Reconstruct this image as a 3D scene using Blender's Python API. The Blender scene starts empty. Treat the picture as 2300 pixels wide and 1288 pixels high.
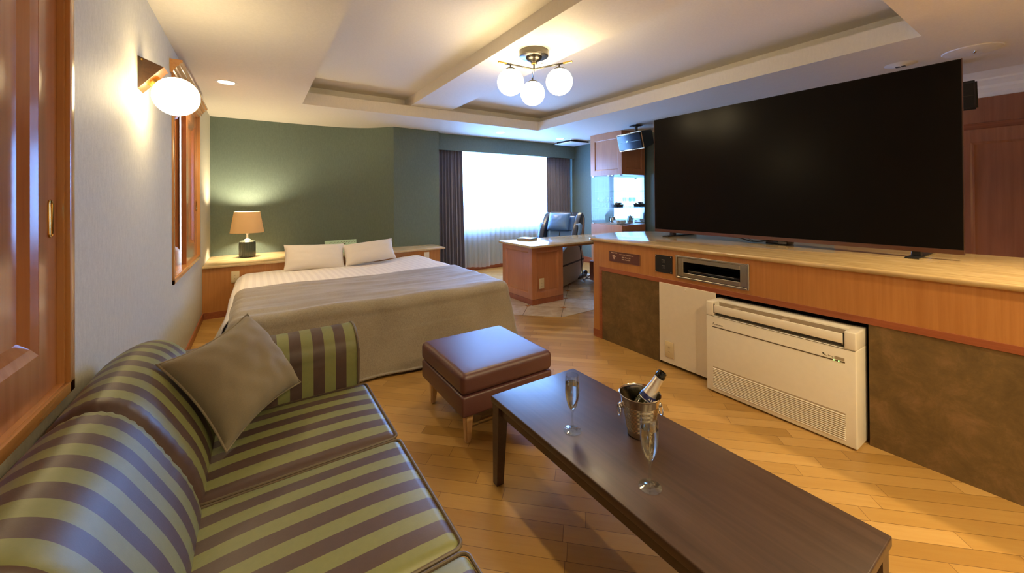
import bpy, bmesh, math, random
import numpy as np
from mathutils import Matrix, Vector, noise
random.seed(7)
S = bpy.context.scene
COL = S.collection
PI = math.pi
# ------------------------------------------------------------------ camera
YAW, PITCH, ROLL, FPX, CYPX, CAMH = .5856, .0054, -.0076, 868., 441.7, 1.28
fw = Vector((math.sin(YAW)*math.cos(PITCH), math.cos(YAW)*math.cos(PITCH), math.sin(PITCH)))
rt = Vector((math.cos(YAW), -math.sin(YAW), 0)); up = rt.cross(fw)
rt, up = rt*math.cos(ROLL)+up*math.sin(ROLL), up*math.cos(ROLL)-rt*math.sin(ROLL)
cd = bpy.data.cameras.new('camera'); cam = bpy.data.objects.new('camera', cd); COL.objects.link(cam)
cam.matrix_world = Matrix(((rt.x, up.x, -fw.x, 0), (rt.y, up.y, -fw.y, 0), (rt.z, up.z, -fw.z, CAMH), (0, 0, 0, 1)))
cd.sensor_width = 36; cd.sensor_fit = 'HORIZONTAL'; cd.lens = FPX/2300*36
cd.shift_y = -(644-CYPX)/2300; cd.clip_start = .03; cd.clip_end = 100
S.camera = cam
# ------------------------------------------------------------------ world, exposure, lights
w = bpy.data.worlds.new('sky'); S.world = w; w.use_nodes = True
bg = w.node_tree.nodes['Background']; bg.inputs[0].default_value = (.205, .44, 1, 1); bg.inputs[1].default_value = 35
vs = S.view_settings; vs.view_transform = 'Standard'; vs.look = 'None'; vs.gamma = 1; vs.use_curve_mapping = False
vs.exposure = 0.42
S.cycles.use_denoising = True; S.cycles.sample_clamp_indirect = 4; S.cycles.max_bounces = 12
S.cycles.transparent_max_bounces = 24; S.cycles.transmission_bounces = 12; S.cycles.diffuse_bounces = 6
WARM = (1, .77, .42)
def area_light(name, loc, size, energy, color, rot=(0, 0, 0), shape='DISK', size_y=None, spread=PI):
    l = bpy.data.lights.new(name, 'AREA'); l.shape = shape; l.size = size
    if size_y: l.size_y = size_y
    l.energy = energy; l.color = color; l.spread = spread
    o = bpy.data.objects.new(name, l); o.location = loc; o.rotation_euler = rot; COL.objects.link(o); return o
po = area_light('window_portal', (3.9, 6.33, 1.42), 2.5, 1, (1, 1, 1), (-PI/2, 0, 0), 'RECTANGLE', 1.6)
po.data.cycles.is_portal = True
# recessed downlights: the three lit ones the photo shows, plus unseen fill lamps added behind the camera to brighten the near room
for n_, (x_, y_) in enumerate(((-.22, 4.38), (3.34, 5.37), (4.62, 5.37))):
    area_light('downlight_or_fill_bulb', (x_, y_, 2.352), .07, 9, WARM, spread=2.2)
for n_, (x_, y_) in enumerate(((.9, -.7), (2.1, -.9), (3.2, -.3))):
    area_light('downlight_or_fill_bulb', (x_, y_, 2.352), .09, 26, WARM, spread=2.4)

# ------------------------------------------------------------------ mesh helpers
class MB:
    def __init__(s): s.bm = bmesh.new()
    def _new(s, vs, fs, M=None):
        b = s.bm; V = [b.verts.new((M @ Vector(v)) if M is not None else v) for v in vs]; F = []
        for f in fs:
            try: F.append(b.faces.new([V[i] for i in f]))
            except ValueError: pass
        return V, F
    def box(s, x0, x1, y0, y1, z0, z1, bev=0, seg=2, M=None):
        v = [(x, y, z) for z in (z0, z1) for y in (y0, y1) for x in (x0, x1)]
        f = [(0, 2, 3, 1), (4, 5, 7, 6), (0, 1, 5, 4), (2, 6, 7, 3), (0, 4, 6, 2), (1, 3, 7, 5)]
        V, F = s._new(v, f, M)
        if bev: bmesh.ops.bevel(s.bm, geom=list({e for q in F for e in q.edges}), offset=bev, segments=seg, profile=.5, affect='EDGES')
        return s
    def grid(s, fn, nu, nv, cu=False, cv=False):
        vs_ = [fn(i/(nu if cu else nu-1), j/(nv if cv else nv-1)) for i in range(nu) for j in range(nv)]; fs = []
        for i in range(nu if cu else nu-1):
            for j in range(nv if cv else nv-1):
                a, b, c, d = i*nv+j, ((i+1) % nu)*nv+j, ((i+1) % nu)*nv+(j+1) % nv, i*nv+(j+1) % nv
                fs.append((a, b, c, d))
        s._new(vs_, fs); return s
    def tube(s, pts, r, n=10, closed=False, caps=True):
        P = [Vector(p) for p in pts]; m = len(P); R = r if isinstance(r, (list, tuple)) else [r]*m
        vs_ = []; up_ = None
        for i, p in enumerate(P):
            a = P[i-1] if (i or closed) else p; b = P[(i+1) % m] if (i < m-1 or closed) else p
            t = (b-a).normalized()
            if up_ is None: up_ = t.orthogonal().normalized()
            up_ = (up_-t*up_.dot(t)).normalized(); q = t.cross(up_)
            for k in range(n):
                c = 2*PI*k/n; vs_.append(p+(up_*math.cos(c)+q*math.sin(c))*R[i])
        fs = [(i*n+k, ((i+1) % m)*n+k, ((i+1) % m)*n+(k+1) % n, i*n+(k+1) % n) for i in range(m if closed else m-1) for k in range(n)]
        if caps and not closed: fs += [tuple(range(n))[::-1], tuple((m-1)*n+k for k in range(n))]
        s._new(vs_, fs); return s
    def lathe(s, prof, c=(0, 0, 0), n=32, M=None, rip=None):
        vs_ = []; m = len(prof)
        for r, z in prof:
            for k in range(n):
                a = 2*PI*k/n; rr = r*(rip(a, z) if rip else 1); vs_.append((c[0]+rr*math.cos(a), c[1]+rr*math.sin(a), c[2]+z))
        fs = [(i*n+k, i*n+(k+1) % n, (i+1)*n+(k+1) % n, (i+1)*n+k) for i in range(m-1) for k in range(n)]
        if prof[0][0] > 1e-5: fs.append(tuple(range(n))[::-1])
        if prof[-1][0] > 1e-5: fs.append(tuple((m-1)*n+k for k in range(n)))
        s._new(vs_, fs, M); return s
    def shell(s, prof, c=(0, 0, 0), n=32, M=None, rip=None):      # lathe without end caps
        vs_ = []; m = len(prof)
        for r, z in prof:
            for k in range(n):
                a = 2*PI*k/n; rr = r*(rip(a, z) if rip else 1); vs_.append((c[0]+rr*math.cos(a), c[1]+rr*math.sin(a), c[2]+z))
        s._new(vs_, [(i*n+k, i*n+(k+1) % n, (i+1)*n+(k+1) % n, (i+1)*n+k) for i in range(m-1) for k in range(n)], M); return s
    def prism(s, poly, a0, a1, axis='z', bev=0, seg=2, M=None):   # poly in the two other axes, in order
        def P(u, v, a): return {'z': (u, v, a), 'y': (u, a, v), 'x': (a, u, v)}[axis]
        n = len(poly); v = [P(u, q, a0) for u, q in poly]+[P(u, q, a1) for u, q in poly]
        f = [tuple(range(n))[::-1], tuple(range(n, 2*n))]+[(i, (i+1) % n, n+(i+1) % n, n+i) for i in range(n)]
        V, F = s._new(v, f, M)
        if bev:
            cap = F[:2]; es = {e for q in cap for e in q.edges}
            bmesh.ops.bevel(s.bm, geom=list(es), offset=bev, segments=seg, profile=.5, affect='EDGES')
        return s
    def soft(s, x0, x1, y0, y1, z0, z1, r, m=4, n=8, crown=0, fn=None, M=None):   # rounded, slightly crowned cushion
        h = [(x1-x0)/2, (y1-y0)/2, (z1-z0)/2]; c = [(x0+x1)/2, (y0+y1)/2, (z0+z1)/2]
        def par(H):
            t = [-(H-r)-r*math.tan((m-k)/m*PI/4) for k in range(m)]
            return t+[-(H-r)+2*(H-r)*k/n for k in range(n+1)]+[-q for q in t[::-1]]
        A = [par(H) for H in h]; vs_ = []; fs = []
        for ax in range(3):
            u, v = (ax+1) % 3, (ax+2) % 3
            for sg in (-1, 1):
                b0 = len(vs_); U, Vv = A[u], A[v]
                for a in U:
                    for b in Vv:
                        p = [0, 0, 0]; p[ax] = sg*h[ax]; p[u] = a; p[v] = b
                        q = [max(-(H-r), min(H-r, k)) for k, H in zip(p, h)]; d = Vector(p)-Vector(q); d = d.normalized()*r
                        w_ = Vector(q)+d; k = (1-abs(w_.x/h[0])**3)*(1-abs(w_.y/h[1])**3)
                        w_.z += crown*k*(1 if w_.z > 0 else 0)
                        w_ += Vector(c)
                        if fn: w_ = fn(w_)
                        vs_.append(w_)
                nn = len(Vv)
                for i in range(len(U)-1):
                    for j in range(nn-1):
                        f = (b0+i*nn+j, b0+(i+1)*nn+j, b0+(i+1)*nn+j+1, b0+i*nn+j+1); fs.append(f if sg > 0 else f[::-1])
        s._new(vs_, fs, M); return s
    def sphere(s, c, r, nu=32, nv=16, sc=(1, 1, 1)):
        pr = [(max(r*math.sin(PI*i/nv), 1e-6), -r*math.cos(PI*i/nv)) for i in range(nv+1)]
        M = Matrix.Translation(c) @ Matrix.Diagonal((*sc, 1)); s.lathe(pr, (0, 0, 0), nu, M); return s
def V3(p): return Vector(p)
FR = {}
def mesh_of(name, mb, mat, F=None, ang=35, flat=False):
    b = mb.bm; bmesh.ops.remove_doubles(b, verts=b.verts, dist=2e-5); bmesh.ops.recalc_face_normals(b, faces=b.faces)
    if F is not None: bmesh.ops.transform(b, matrix=F.inverted(), verts=b.verts)
    for f in b.faces: f.smooth = not flat
    for e in b.edges:
        if len(e.link_faces) != 2 or e.calc_face_angle(0) > math.radians(ang): e.smooth = False
    me = bpy.data.meshes.new(name); b.to_mesh(me); b.free()
    for m in (mat if isinstance(mat, (list, tuple)) else [mat]): me.materials.append(m)
    return me
def props(o, label=None, cat=None, group=None, kind=None):
    if label: o['label'] = label
    if cat: o['category'] = cat
    if group: o['group'] = group
    if kind: o['kind'] = kind
def thing(name, label, cat, loc=(0, 0, 0), rotz=0, group=None, kind=None):
    o = bpy.data.objects.new(name, None); COL.objects.link(o); o.location = loc; o.rotation_euler = (0, 0, rotz); o.empty_display_size = .05
    FR[o.name] = Matrix.Translation(loc) @ Matrix.Rotation(rotz, 4, 'Z'); props(o, label, cat, group, kind); return o
def part(par, name, mb, mat, label=None, local=False, ang=35, flat=False):   # vertices are in world space unless local
    F = FR[par.name]; me = mesh_of(name, mb, mat, None if local else F, ang, flat)
    o = bpy.data.objects.new(name, me); COL.objects.link(o); o.parent = par; FR[o.name] = F
    if label: o['label'] = label
    return o
def solo(name, label, cat, mb, mat, loc=(0, 0, 0), group=None, kind=None, ang=35):
    F = Matrix.Translation(loc); me = mesh_of(name, mb, mat, F, ang); o = bpy.data.objects.new(name, me); COL.objects.link(o)
    o.location = loc; FR[o.name] = F; props(o, label, cat, group, kind); return o
def struct(name, mb, mat, label=None, ang=35): return solo(name, label, None, mb, mat, kind='structure', ang=ang)
def text(par, name, body, size, M, mat, ext=.0004, align='LEFT', spacing=1):
    c = bpy.data.curves.new(name, 'FONT'); c.body = body; c.size = size; c.extrude = ext; c.align_x = align; c.space_character = spacing
    c.materials.append(mat); o = bpy.data.objects.new(name, c); COL.objects.link(o)
    dg = bpy.context.evaluated_depsgraph_get(); me = bpy.data.meshes.new_from_object(o.evaluated_get(dg)); bpy.data.objects.remove(o)
    o = bpy.data.objects.new(name, me); COL.objects.link(o); me.transform(FR[par.name].inverted() @ M); o.parent = par; FR[o.name] = FR[par.name]; return o
def dup(root, loc, rotz=0, label=None, group=None):
    r = root.copy(); COL.objects.link(r); r.location = loc; r.rotation_euler = (0, 0, rotz)
    if label: r['label'] = label
    if group: r['group'] = group
    for ch in list(root.children):
        c = ch.copy(); COL.objects.link(c); c.parent = r
        for g in list(ch.children):
            d = g.copy(); COL.objects.link(d); d.parent = c
    return r
def facing(o, n, u):      # matrix whose local x = u, z = n (outward), y = n x u, origin o
    n, u = Vector(n), Vector(u); v = n.cross(u); return Matrix(((u.x, v.x, n.x, o[0]), (u.y, v.y, n.y, o[1]), (u.z, v.z, n.z, o[2]), (0, 0, 0, 1)))
def panelled(mb, M, w_, h_, rl, rr, rb, rtp, t=.02, d=.012, mould=.015):     # frame-and-panel face; local x right, y up, z outward
    mb.box(0, rl, 0, h_, 0, t, .001, 1, M); mb.box(w_-rr, w_, 0, h_, 0, t, .001, 1, M)
    mb.box(rl, w_-rr, 0, rb, 0, t, 0, 1, M); mb.box(rl, w_-rr, h_-rtp, h_, 0, t, 0, 1, M)
    a, b, c, e, m_ = rl, w_-rr, rb, h_-rtp, mould
    o = [(a, c), (b, c), (b, e), (a, e)]; i = [(a+m_, c+m_), (b-m_, c+m_), (b-m_, e-m_), (a+m_, e-m_)]; k = [(a+.5*m_, c+.5*m_), (b-.5*m_, c+.5*m_), (b-.5*m_, e-.5*m_), (a+.5*m_, e-.5*m_)]
    vs_ = [(x, y, t-.001) for x, y in o]+[(x, y, t-d*.35) for x, y in k]+[(x, y, t-d) for x, y in i]
    fs = [(j, (j+1) % 4, 4+(j+1) % 4, 4+j) for j in range(4)]+[(4+j, 4+(j+1) % 4, 8+(j+1) % 4, 8+j) for j in range(4)]+[(8, 9, 10, 11)]
    mb._new(vs_, fs, M); return mb

# ------------------------------------------------------------------ materials
def lin(c): return tuple(((x/255)/12.92 if x/255 <= .04045 else ((x/255+.055)/1.055)**2.4) for x in c)+(1,)
class NT:
    def __init__(s, name):
        s.m = bpy.data.materials.new(name); s.m.use_nodes = True; s.t = s.m.node_tree; s.b = s.t.nodes['Principled BSDF']; s.out = s.t.nodes['Material Output']
    def n(s, typ, **kw):
        q = s.t.nodes.new('ShaderNode'+typ)
        for k, v in kw.items(): setattr(q, k, v)
        return q
    def put(s, sock, v):
        if isinstance(v, bpy.types.NodeSocket): s.t.links.new(v, sock)
        else: sock.default_value = v
    def math(s, op, a, b=0., c=None):
        q = s.n('Math', operation=op); s.put(q.inputs[0], a); s.put(q.inputs[1], b)
        if c is not None: s.put(q.inputs[2], c)
        return q.outputs[0]
    def mix(s, f, a, b, mode='MIX'):
        q = s.n('Mix', data_type='RGBA', blend_type=mode); s.put(q.inputs[0], f); s.put(q.inputs[6], a); s.put(q.inputs[7], b); return q.outputs[2]
    def coord(s, kind='Object', scale=(1, 1, 1), rot=(0, 0, 0)):
        o = s.n('NewGeometry').outputs['Position'] if kind == 'Position' else s.n('TexCoord').outputs[kind]
        q = s.n('Mapping'); q.inputs['Scale'].default_value = scale; q.inputs['Rotation'].default_value = rot; s.t.links.new(o, q.inputs[0]); return q.outputs[0]
    def noise(s, v, scale=5, detail=4, rough=.55, dist=0):
        q = s.n('TexNoise'); s.put(q.inputs['Vector'], v); q.inputs['Scale'].default_value = scale; q.inputs['Detail'].default_value = detail; q.inputs['Roughness'].default_value = rough; q.inputs['Distortion'].default_value = dist; return q.outputs['Fac']
    def ramp(s, f, stops):
        q = s.n('ValToRGB'); s.put(q.inputs[0], f); e = q.color_ramp.elements
        while len(e) < len(stops): e.new(.5)
        for k, (p, c) in zip(e, stops): k.position = p; k.color = c if len(c) == 4 else (*c, 1)
        return q.outputs[0]
    def bump(s, h, st=.2, dist=.005):
        q = s.n('Bump'); q.inputs['Strength'].default_value = st; q.inputs['Distance'].default_value = dist; s.put(q.inputs['Height'], h); s.t.links.new(q.outputs[0], s.b.inputs['Normal'])
    def done(s, col=None, rough=.5, metal=0, spec=.5, coat=0, crough=.1):
        if col is not None: s.put(s.b.inputs['Base Color'], col)
        s.put(s.b.inputs['Roughness'], rough); s.b.inputs['Metallic'].default_value = metal; s.b.inputs['Specular IOR Level'].default_value = spec
        s.b.inputs['Coat Weight'].default_value = coat; s.b.inputs['Coat Roughness'].default_value = crough; return s.m
def plain(name, rgb, rough=.5, metal=0, spec=.5, coat=0, var=.04, vs_=30, bump=0, bs=200):
    t = NT(name); c = lin(rgb); f = t.noise(t.coord(), vs_, 2); col = t.mix(f, tuple(x*(1-var) for x in c[:3])+(1,), tuple(min(1, x*(1+var)) for x in c[:3])+(1,))
    if bump: t.bump(t.noise(t.coord(), bs, 3), bump, .003)
    return t.done(col, rough, metal, spec, coat)
def wood(name, c1, c2, grain='z', rough=.3, coat=.2, fine=1, spec=.5, fig=.0):
    t = NT(name); sc = {'x': (1.2, 30, 30), 'y': (30, 1.2, 30), 'z': (30, 30, 1.2)}[grain]
    v = t.coord('Object', tuple(k*fine for k in sc)); a = t.noise(v, 2.2, 5, .6, .3); v2 = t.coord('Object', {'x': (.6, 4, 4), 'y': (4, .6, 4), 'z': (4, 4, .6)}[grain]); b = t.noise(v2, 1.6, 3, .5, .8)
    f = t.math('ADD', t.math('MULTIPLY', a, .6), t.math('MULTIPLY', b, .4+fig))
    col = t.ramp(f, [(.32, lin(c2)), (.68, lin(c1))]); t.bump(a, .04, .002)
    return t.done(col, rough, 0, spec, coat, .12)
def fabric(name, c1, c2, sc=420, rough=.9, aniso=(1, 1, 1), big=3, bst=.25, spec=.2, sheen=.2, con=2.2):
    t = NT(name); a = t.noise(t.coord('Object', tuple(aniso)), sc, 2, .6); a2 = t.noise(t.coord('Object', (aniso[1], aniso[0], aniso[0])), sc, 2, .6)
    f = t.math('ADD', t.math('MULTIPLY', a, .5), t.math('MULTIPLY', a2, .5)); g = t.noise(t.coord(), big, 3)
    col = t.mix(t.math('ADD', t.math('MULTIPLY', t.math('SUBTRACT', f, .5), con), g), lin(c2), lin(c1)); t.bump(f, bst, .002)
    t.b.inputs['Sheen Weight'].default_value = sheen
    return t.done(col, rough, 0, spec)
def stripes(name, axis, phase, period=.0925, c1=(122, 126, 80), c2=(78, 61, 57)):
    t = NT(name); x = t.n('SeparateXYZ'); t.t.links.new(t.n('NewGeometry').outputs['Position'], x.inputs[0])
    f = t.math('FRACT', t.math('DIVIDE', t.math('SUBTRACT', x.outputs[axis], phase), period))
    k = t.math('LESS_THAN', f, .5); g = t.noise(t.coord(), 60, 3)
    a = t.mix(g, lin([v*.95 for v in c1]), lin([v*1.04 for v in c1])); b = t.mix(g, lin([v*.93 for v in c2]), lin([v*1.06 for v in c2]))
    t.bump(t.noise(t.coord(), 260, 3, .7), .12, .002)
    return t.done(t.mix(k, b, a), .46, 0, .5)
def emit(name, rgb, st):
    t = NT(name); t.b.inputs['Emission Color'].default_value = (*rgb, 1); t.b.inputs['Emission Strength'].default_value = st; return t.done((.9, .9, .9, 1), .3)
def glass(name, tint=(1, 1, 1), rough=0, ior=1.45):
    t = NT(name); t.b.inputs['Transmission Weight'].default_value = 1; t.b.inputs['IOR'].default_value = ior; return t.done((*tint, 1), rough)
def pane(name, tint=(.96, .985, .98), base=.045):       # thin flat glass: mostly clear with a surface reflection
    t = NT(name); tr = t.n('BsdfTransparent'); tr.inputs[0].default_value = (*tint, 1); gl = t.n('BsdfGlossy'); gl.inputs['Roughness'].default_value = .01
    fr = t.n('LayerWeight'); fr.inputs[0].default_value = .5; fc = t.math('MULTIPLY_ADD', t.math('POWER', fr.outputs['Facing'], 5.), .95, base); mx = t.n('MixShader'); t.t.links.new(fc, mx.inputs[0]); t.t.links.new(tr.outputs[0], mx.inputs[1]); t.t.links.new(gl.outputs[0], mx.inputs[2]); t.t.links.new(mx.outputs[0], t.out.inputs[0]); return t.m
def marble(name, c1, c2, c3, grain='y', rough=.12):
    t = NT(name); sc = {'x': (1, 14, 6), 'y': (14, 1, 6)}[grain]; v = t.coord('Object', sc); a = t.noise(v, 2.5, 6, .6, .8); b = t.noise(t.coord(), 9, 5, .6, .5)
    f = t.math('ADD', t.math('MULTIPLY', a, .7), t.math('MULTIPLY', b, .3)); return t.done(t.ramp(f, [(.3, lin(c3)), (.5, lin(c2)), (.68, lin(c1))]), rough, 0, .5)
M = {}
def wallpaper(name, c, sh=.05):
    t = NT(name); a = t.noise(t.coord('Position'), 120, 4, .7); b = t.noise(t.coord('Position', (1, 1, .35)), 60, 3, .6); f = t.math('ADD', t.math('MULTIPLY', a, .5), t.math('MULTIPLY', b, .5))
    col = t.mix(t.math('MULTIPLY_ADD', t.math('SUBTRACT', f, .5), 3, .5), lin([v*(1-sh) for v in c]), lin([min(255, v*(1+sh)) for v in c])); t.bump(f, .35, .003); return t.done(col, .62, 0, .35)
M['wall'] = wallpaper('pale_wallpaper', (200, 197, 182)); M['green'] = wallpaper('green_wallpaper', (101, 117, 109), .06); M['ceil'] = wallpaper('ceiling_paper', (226, 220, 208), .02)
M['ceil2'] = plain('white_paint', (225, 224, 222), .6)
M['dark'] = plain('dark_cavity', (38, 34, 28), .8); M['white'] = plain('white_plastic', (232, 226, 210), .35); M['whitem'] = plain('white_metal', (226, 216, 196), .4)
M['orange'] = wood('orange_veneer', (184, 128, 72), (164, 107, 54), 'z', .34, .1); M['orangeh'] = wood('orange_veneer_side', (184, 128, 72), (164, 107, 54), 'y', .34, .1)
M['redtrim'] = wood('red_brown_trim', (160, 92, 60), (132, 70, 42), 'y', .35, .1); M['redtrimv'] = wood('red_brown_trim_upright', (160, 92, 60), (132, 70, 42), 'z', .35, .1)
M['cherry'] = wood('cherry_varnish', (178, 116, 68), (152, 90, 48), 'z', .2, .5, .6, fig=.1); M['cherry2'] = wood('cherry_panel', (156, 100, 70), (130, 80, 54), 'z', .28, .3, .5, fig=.1)
M['casing'] = wood('casing_wood', (204, 150, 92), (182, 124, 70), 'z', .25, .4); M['casingh'] = wood('casing_wood_level', (204, 150, 92), (182, 124, 70), 'y', .25, .4)
M['cabinet'] = wood('cabinet_wood', (190, 128, 86), (168, 106, 68), 'z', .32, .1); M['darkwood'] = wood('dark_brown_wood', (76, 57, 48), (54, 40, 33), 'y', .36, .05, .8, .5)
M['walnut'] = wood('walnut_bracket', (98, 66, 42), (64, 40, 24), 'y', .35, .1); M['legwood'] = wood('pale_leg_wood', (206, 170, 122), (180, 142, 94), 'z', .45, 0)
M['marble'] = marble('beige_marble', (202, 176, 132), (182, 154, 108), (154, 126, 84)); M['marblex'] = marble('beige_marble_shelf', (216, 194, 154), (198, 172, 128), (172, 144, 102), 'x')
M['leather'] = None
t = NT('suede_panel'); a = t.noise(t.coord('Position'), 9, 6, .7, .4); t.bump(t.noise(t.coord('Position'), 140, 3), .25, .002)
M['suede'] = t.done(t.ramp(a, [(.3, lin((88, 70, 42))), (.52, lin((108, 86, 52))), (.72, lin((130, 100, 68)))]), .6, 0, .3)
M['oleather'] = plain('burgundy_leather', (84, 48, 48), .42, 0, .8, 0, .06, 40, .12, 320); M['bleather'] = plain('black_leather', (40, 44, 52), .33, 0, .6, 0, .05, 30, .1, 200)
M['bluele'] = plain('blue_grey_leather', (104, 150, 205), .36, 0, .6, 0, .05, 30, .1, 200); M['taupe'] = plain('taupe_plastic', (170, 154, 132), .45)
M['black'] = plain('black_plastic', (18, 18, 20), .4); M['blackg'] = plain('gloss_black', (10, 10, 11), .12); M['chrome'] = plain('chrome', (210, 208, 205), .12, 1); M['steel'] = plain('brushed_steel', (200, 190, 172), .17, 1); M['outlet'] = plain('cream_plastic', (212, 196, 158), .4); M['brass'] = plain('brass', (214, 170, 86), .18, 1)
M['gun'] = plain('dark_metal', (96, 92, 86), .3, 1); M['copper'] = plain('bronze_bezel', (120, 92, 84), .32, 1)
M['linen'] = fabric('white_linen', (232, 226, 218), (218, 212, 206), 500, .8, bst=.08)
t = NT('striped_duvet'); x = t.n('SeparateXYZ'); t.t.links.new(t.n('NewGeometry').outputs['Position'], x.inputs[0]); f = t.math('LESS_THAN', t.math('FRACT', t.math('DIVIDE', x.outputs[0], .06)), .5)
M['duvet'] = t.done(t.mix(f, lin((226, 220, 216)), lin((236, 231, 226))), t.math('MULTIPLY_ADD', f, .25, .5), 0, .35)
M['spread'] = fabric('taupe_bedspread', (164, 154, 136), (122, 110, 92), 75, .62, (1, 8, 8), 2.5, .15, .3, .3, 2.6); M['cush'] = fabric('grey_brown_cushion', (148, 138, 118), (122, 113, 96), 900, .9, (1, 1, 1), 4, .2, .2, .2, 1.6)
M['curtain'] = fabric('mauve_grey_curtain', (108, 106, 120), (80, 78, 92), 300, .55, (1, 1, .3), 3, .15, .5)
M['shade'] = None
def translucent(name, rgb, tr=.3, tl=.45, sc=500):
    t = NT(name); c = lin(rgb); a = t.n('BsdfTransparent'); a.inputs[0].default_value = (.95, .97, 1, 1); b = t.n('BsdfTranslucent'); b.inputs[0].default_value = c; d = t.n('BsdfDiffuse'); d.inputs[0].default_value = c
    m1 = t.n('MixShader'); m1.inputs[0].default_value = tl/(1-tr); m2 = t.n('MixShader'); m2.inputs[0].default_value = tr
    L = t.t.links.new; L(d.outputs[0], m1.inputs[1]); L(b.outputs[0], m1.inputs[2]); L(m1.outputs[0], m2.inputs[1]); L(a.outputs[0], m2.inputs[2]); L(m2.outputs[0], t.out.inputs[0]); return t.m
M['sheer'] = translucent('white_voile', (238, 240, 244), .32, .42); M['shade'] = translucent('lamp_shade_linen', (206, 184, 150), .0, .34)
M['globe'] = emit('lit_opal_globe', (1, .78, .43), 21); M['globew'] = emit('lit_opal_sconce_globe', (1, .775, .42), 26); M['bulb'] = emit('lit_bulb', (1, .8, .5), 30); M['led'] = emit('green_led', (.2, 1, .15), 3)
M['pane'] = pane('clear_pane'); M['glass'] = glass('drinking_glass'); M['wine'] = glass('sparkling_wine', (1, .99, .92), 0, 1.33); M['clear'] = pane('clear_glassware', (.94, .96, .96), .12); M['mirror'] = plain('mirror', (225, 232, 232), .01, 1, var=0); M['bottle'] = plain('dark_green_bottle', (20, 28, 14), .08, 0, .6)
M['foil'] = plain('silver_foil', (222, 216, 206), .34, .85, bump=.3, bs=60); M['navy'] = plain('navy_band', (26, 34, 84), .35); M['ink'] = plain('grey_ink', (92, 80, 62), .5); M['cream_ink'] = plain('cream_ink', (232, 208, 178), .5); M['plum'] = plain('plum_sign', (92, 54, 48), .35)
M['china'] = plain('white_china', (240, 240, 238), .15); M['mint'] = plain('mint_paper', (190, 222, 190), .7); M['ceramic'] = plain('dark_green_ceramic', (56, 66, 60), .25, coat=.4); M['bronze_edge'] = plain('gold_edge', (206, 168, 120), .3, .6)
# screen
t = NT('tv_screen'); M['screen'] = t.done((.006, .005, .005, 1), .26, 0, .06)
# plank floor: 45-degree strips
t = NT('plank_floor'); v = t.coord('Position', (1, 1, 1), (0, 0, math.radians(44.2))); x = t.n('SeparateXYZ'); t.t.links.new(v, x.inputs[0]); W_ = .0765
q = t.math('DIVIDE', x.outputs[1], W_); row = t.math('FLOOR', q); wn = t.n('TexWhiteNoise', noise_dimensions='1D'); t.put(wn.inputs['W'], row)
al = t.math('DIVIDE', t.math('ADD', x.outputs[0], t.math('MULTIPLY', wn.outputs['Value'], 3.1)), .62); bi = t.math('FLOOR', al); cv = t.n('CombineXYZ'); t.put(cv.inputs[0], row); t.put(cv.inputs[1], bi)
wn2 = t.n('TexWhiteNoise', noise_dimensions='2D'); t.put(wn2.inputs['Vector'], cv.outputs[0]); rnd = wn2.outputs['Value']
fq = t.math('FRACT', q); fa = t.math('FRACT', al); e1 = t.math('MINIMUM', fq, t.math('SUBTRACT', 1, fq)); e2 = t.math('MULTIPLY', t.math('MINIMUM', fa, t.math('SUBTRACT', 1, fa)), .62/W_)
gap = t.math('LESS_THAN', t.math('MINIMUM', e1, e2), .011)
gv = t.n('VectorMath', operation='MULTIPLY_ADD'); t.t.links.new(v, gv.inputs[0]); gv.inputs[1].default_value = (3, 42, 1); t.t.links.new(wn2.outputs['Color'], gv.inputs[2]); gr = t.noise(gv.outputs[0], 1.6, 5, .6, .6)
base = t.ramp(rnd, [(0, lin((160, 124, 66))), (.35, lin((170, 134, 74))), (.7, lin((178, 142, 81))), (1, lin((190, 155, 95)))])
col = t.mix(t.math('MULTIPLY', gr, .55), base, t.mix(1, base, lin((214, 180, 130)), 'MULTIPLY')); blot = t.noise(t.coord('Position'), 2.2, 4); col = t.mix(t.ramp(blot, [(.55, (0, 0, 0)), (.8, (.3, .3, .3))]), col, lin((150, 100, 50)))
col = t.mix(gap, col, lin((90, 56, 26))); t.bump(t.math('SUBTRACT', 1, gap), .25, .001); M['floor'] = t.done(col, t.math('MULTIPLY_ADD', t.noise(t.coord('Position'), 8, 3), .14, .24), 0, .45)
# tile floor: diagonal 0.417 m tiles with small square insets
t = NT('stone_tile_floor'); v = t.coord('Position', (1, 1, 1), (0, 0, -PI/4)); x = t.n('SeparateXYZ'); t.t.links.new(v, x.inputs[0]); T_ = .4175
def cell(a, o): return t.math('DIVIDE', t.math('SUBTRACT', a, o), T_)
cu, cw = cell(x.outputs[0], 4.543), cell(x.outputs[1], .318); du = t.math('ABSOLUTE', t.math('SUBTRACT', cu, t.math('ROUND', cu))); dw = t.math('ABSOLUTE', t.math('SUBTRACT', cw, t.math('ROUND', cw)))
gr_ = t.math('LESS_THAN', t.math('MINIMUM', du, dw), .006); sm = t.math('ADD', du, dw); ins = t.math('LESS_THAN', sm, .085); out_ = t.math('LESS_THAN', t.math('ABSOLUTE', t.math('SUBTRACT', sm, .088)), .006)
cv = t.n('CombineXYZ'); t.put(cv.inputs[0], t.math('FLOOR', cu)); t.put(cv.inputs[1], t.math('FLOOR', cw)); wn = t.n('TexWhiteNoise', noise_dimensions='2D'); t.put(wn.inputs['Vector'], cv.outputs[0])
st = t.noise(t.coord('Position'), 7, 6, .65, .6); base = t.ramp(t.math('MULTIPLY_ADD', wn.outputs['Value'], .2, t.math('MULTIPLY', st, .9)), [(.35, lin((176, 156, 130))), (.6, lin((200, 184, 160))), (.8, lin((214, 200, 180)))])
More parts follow.
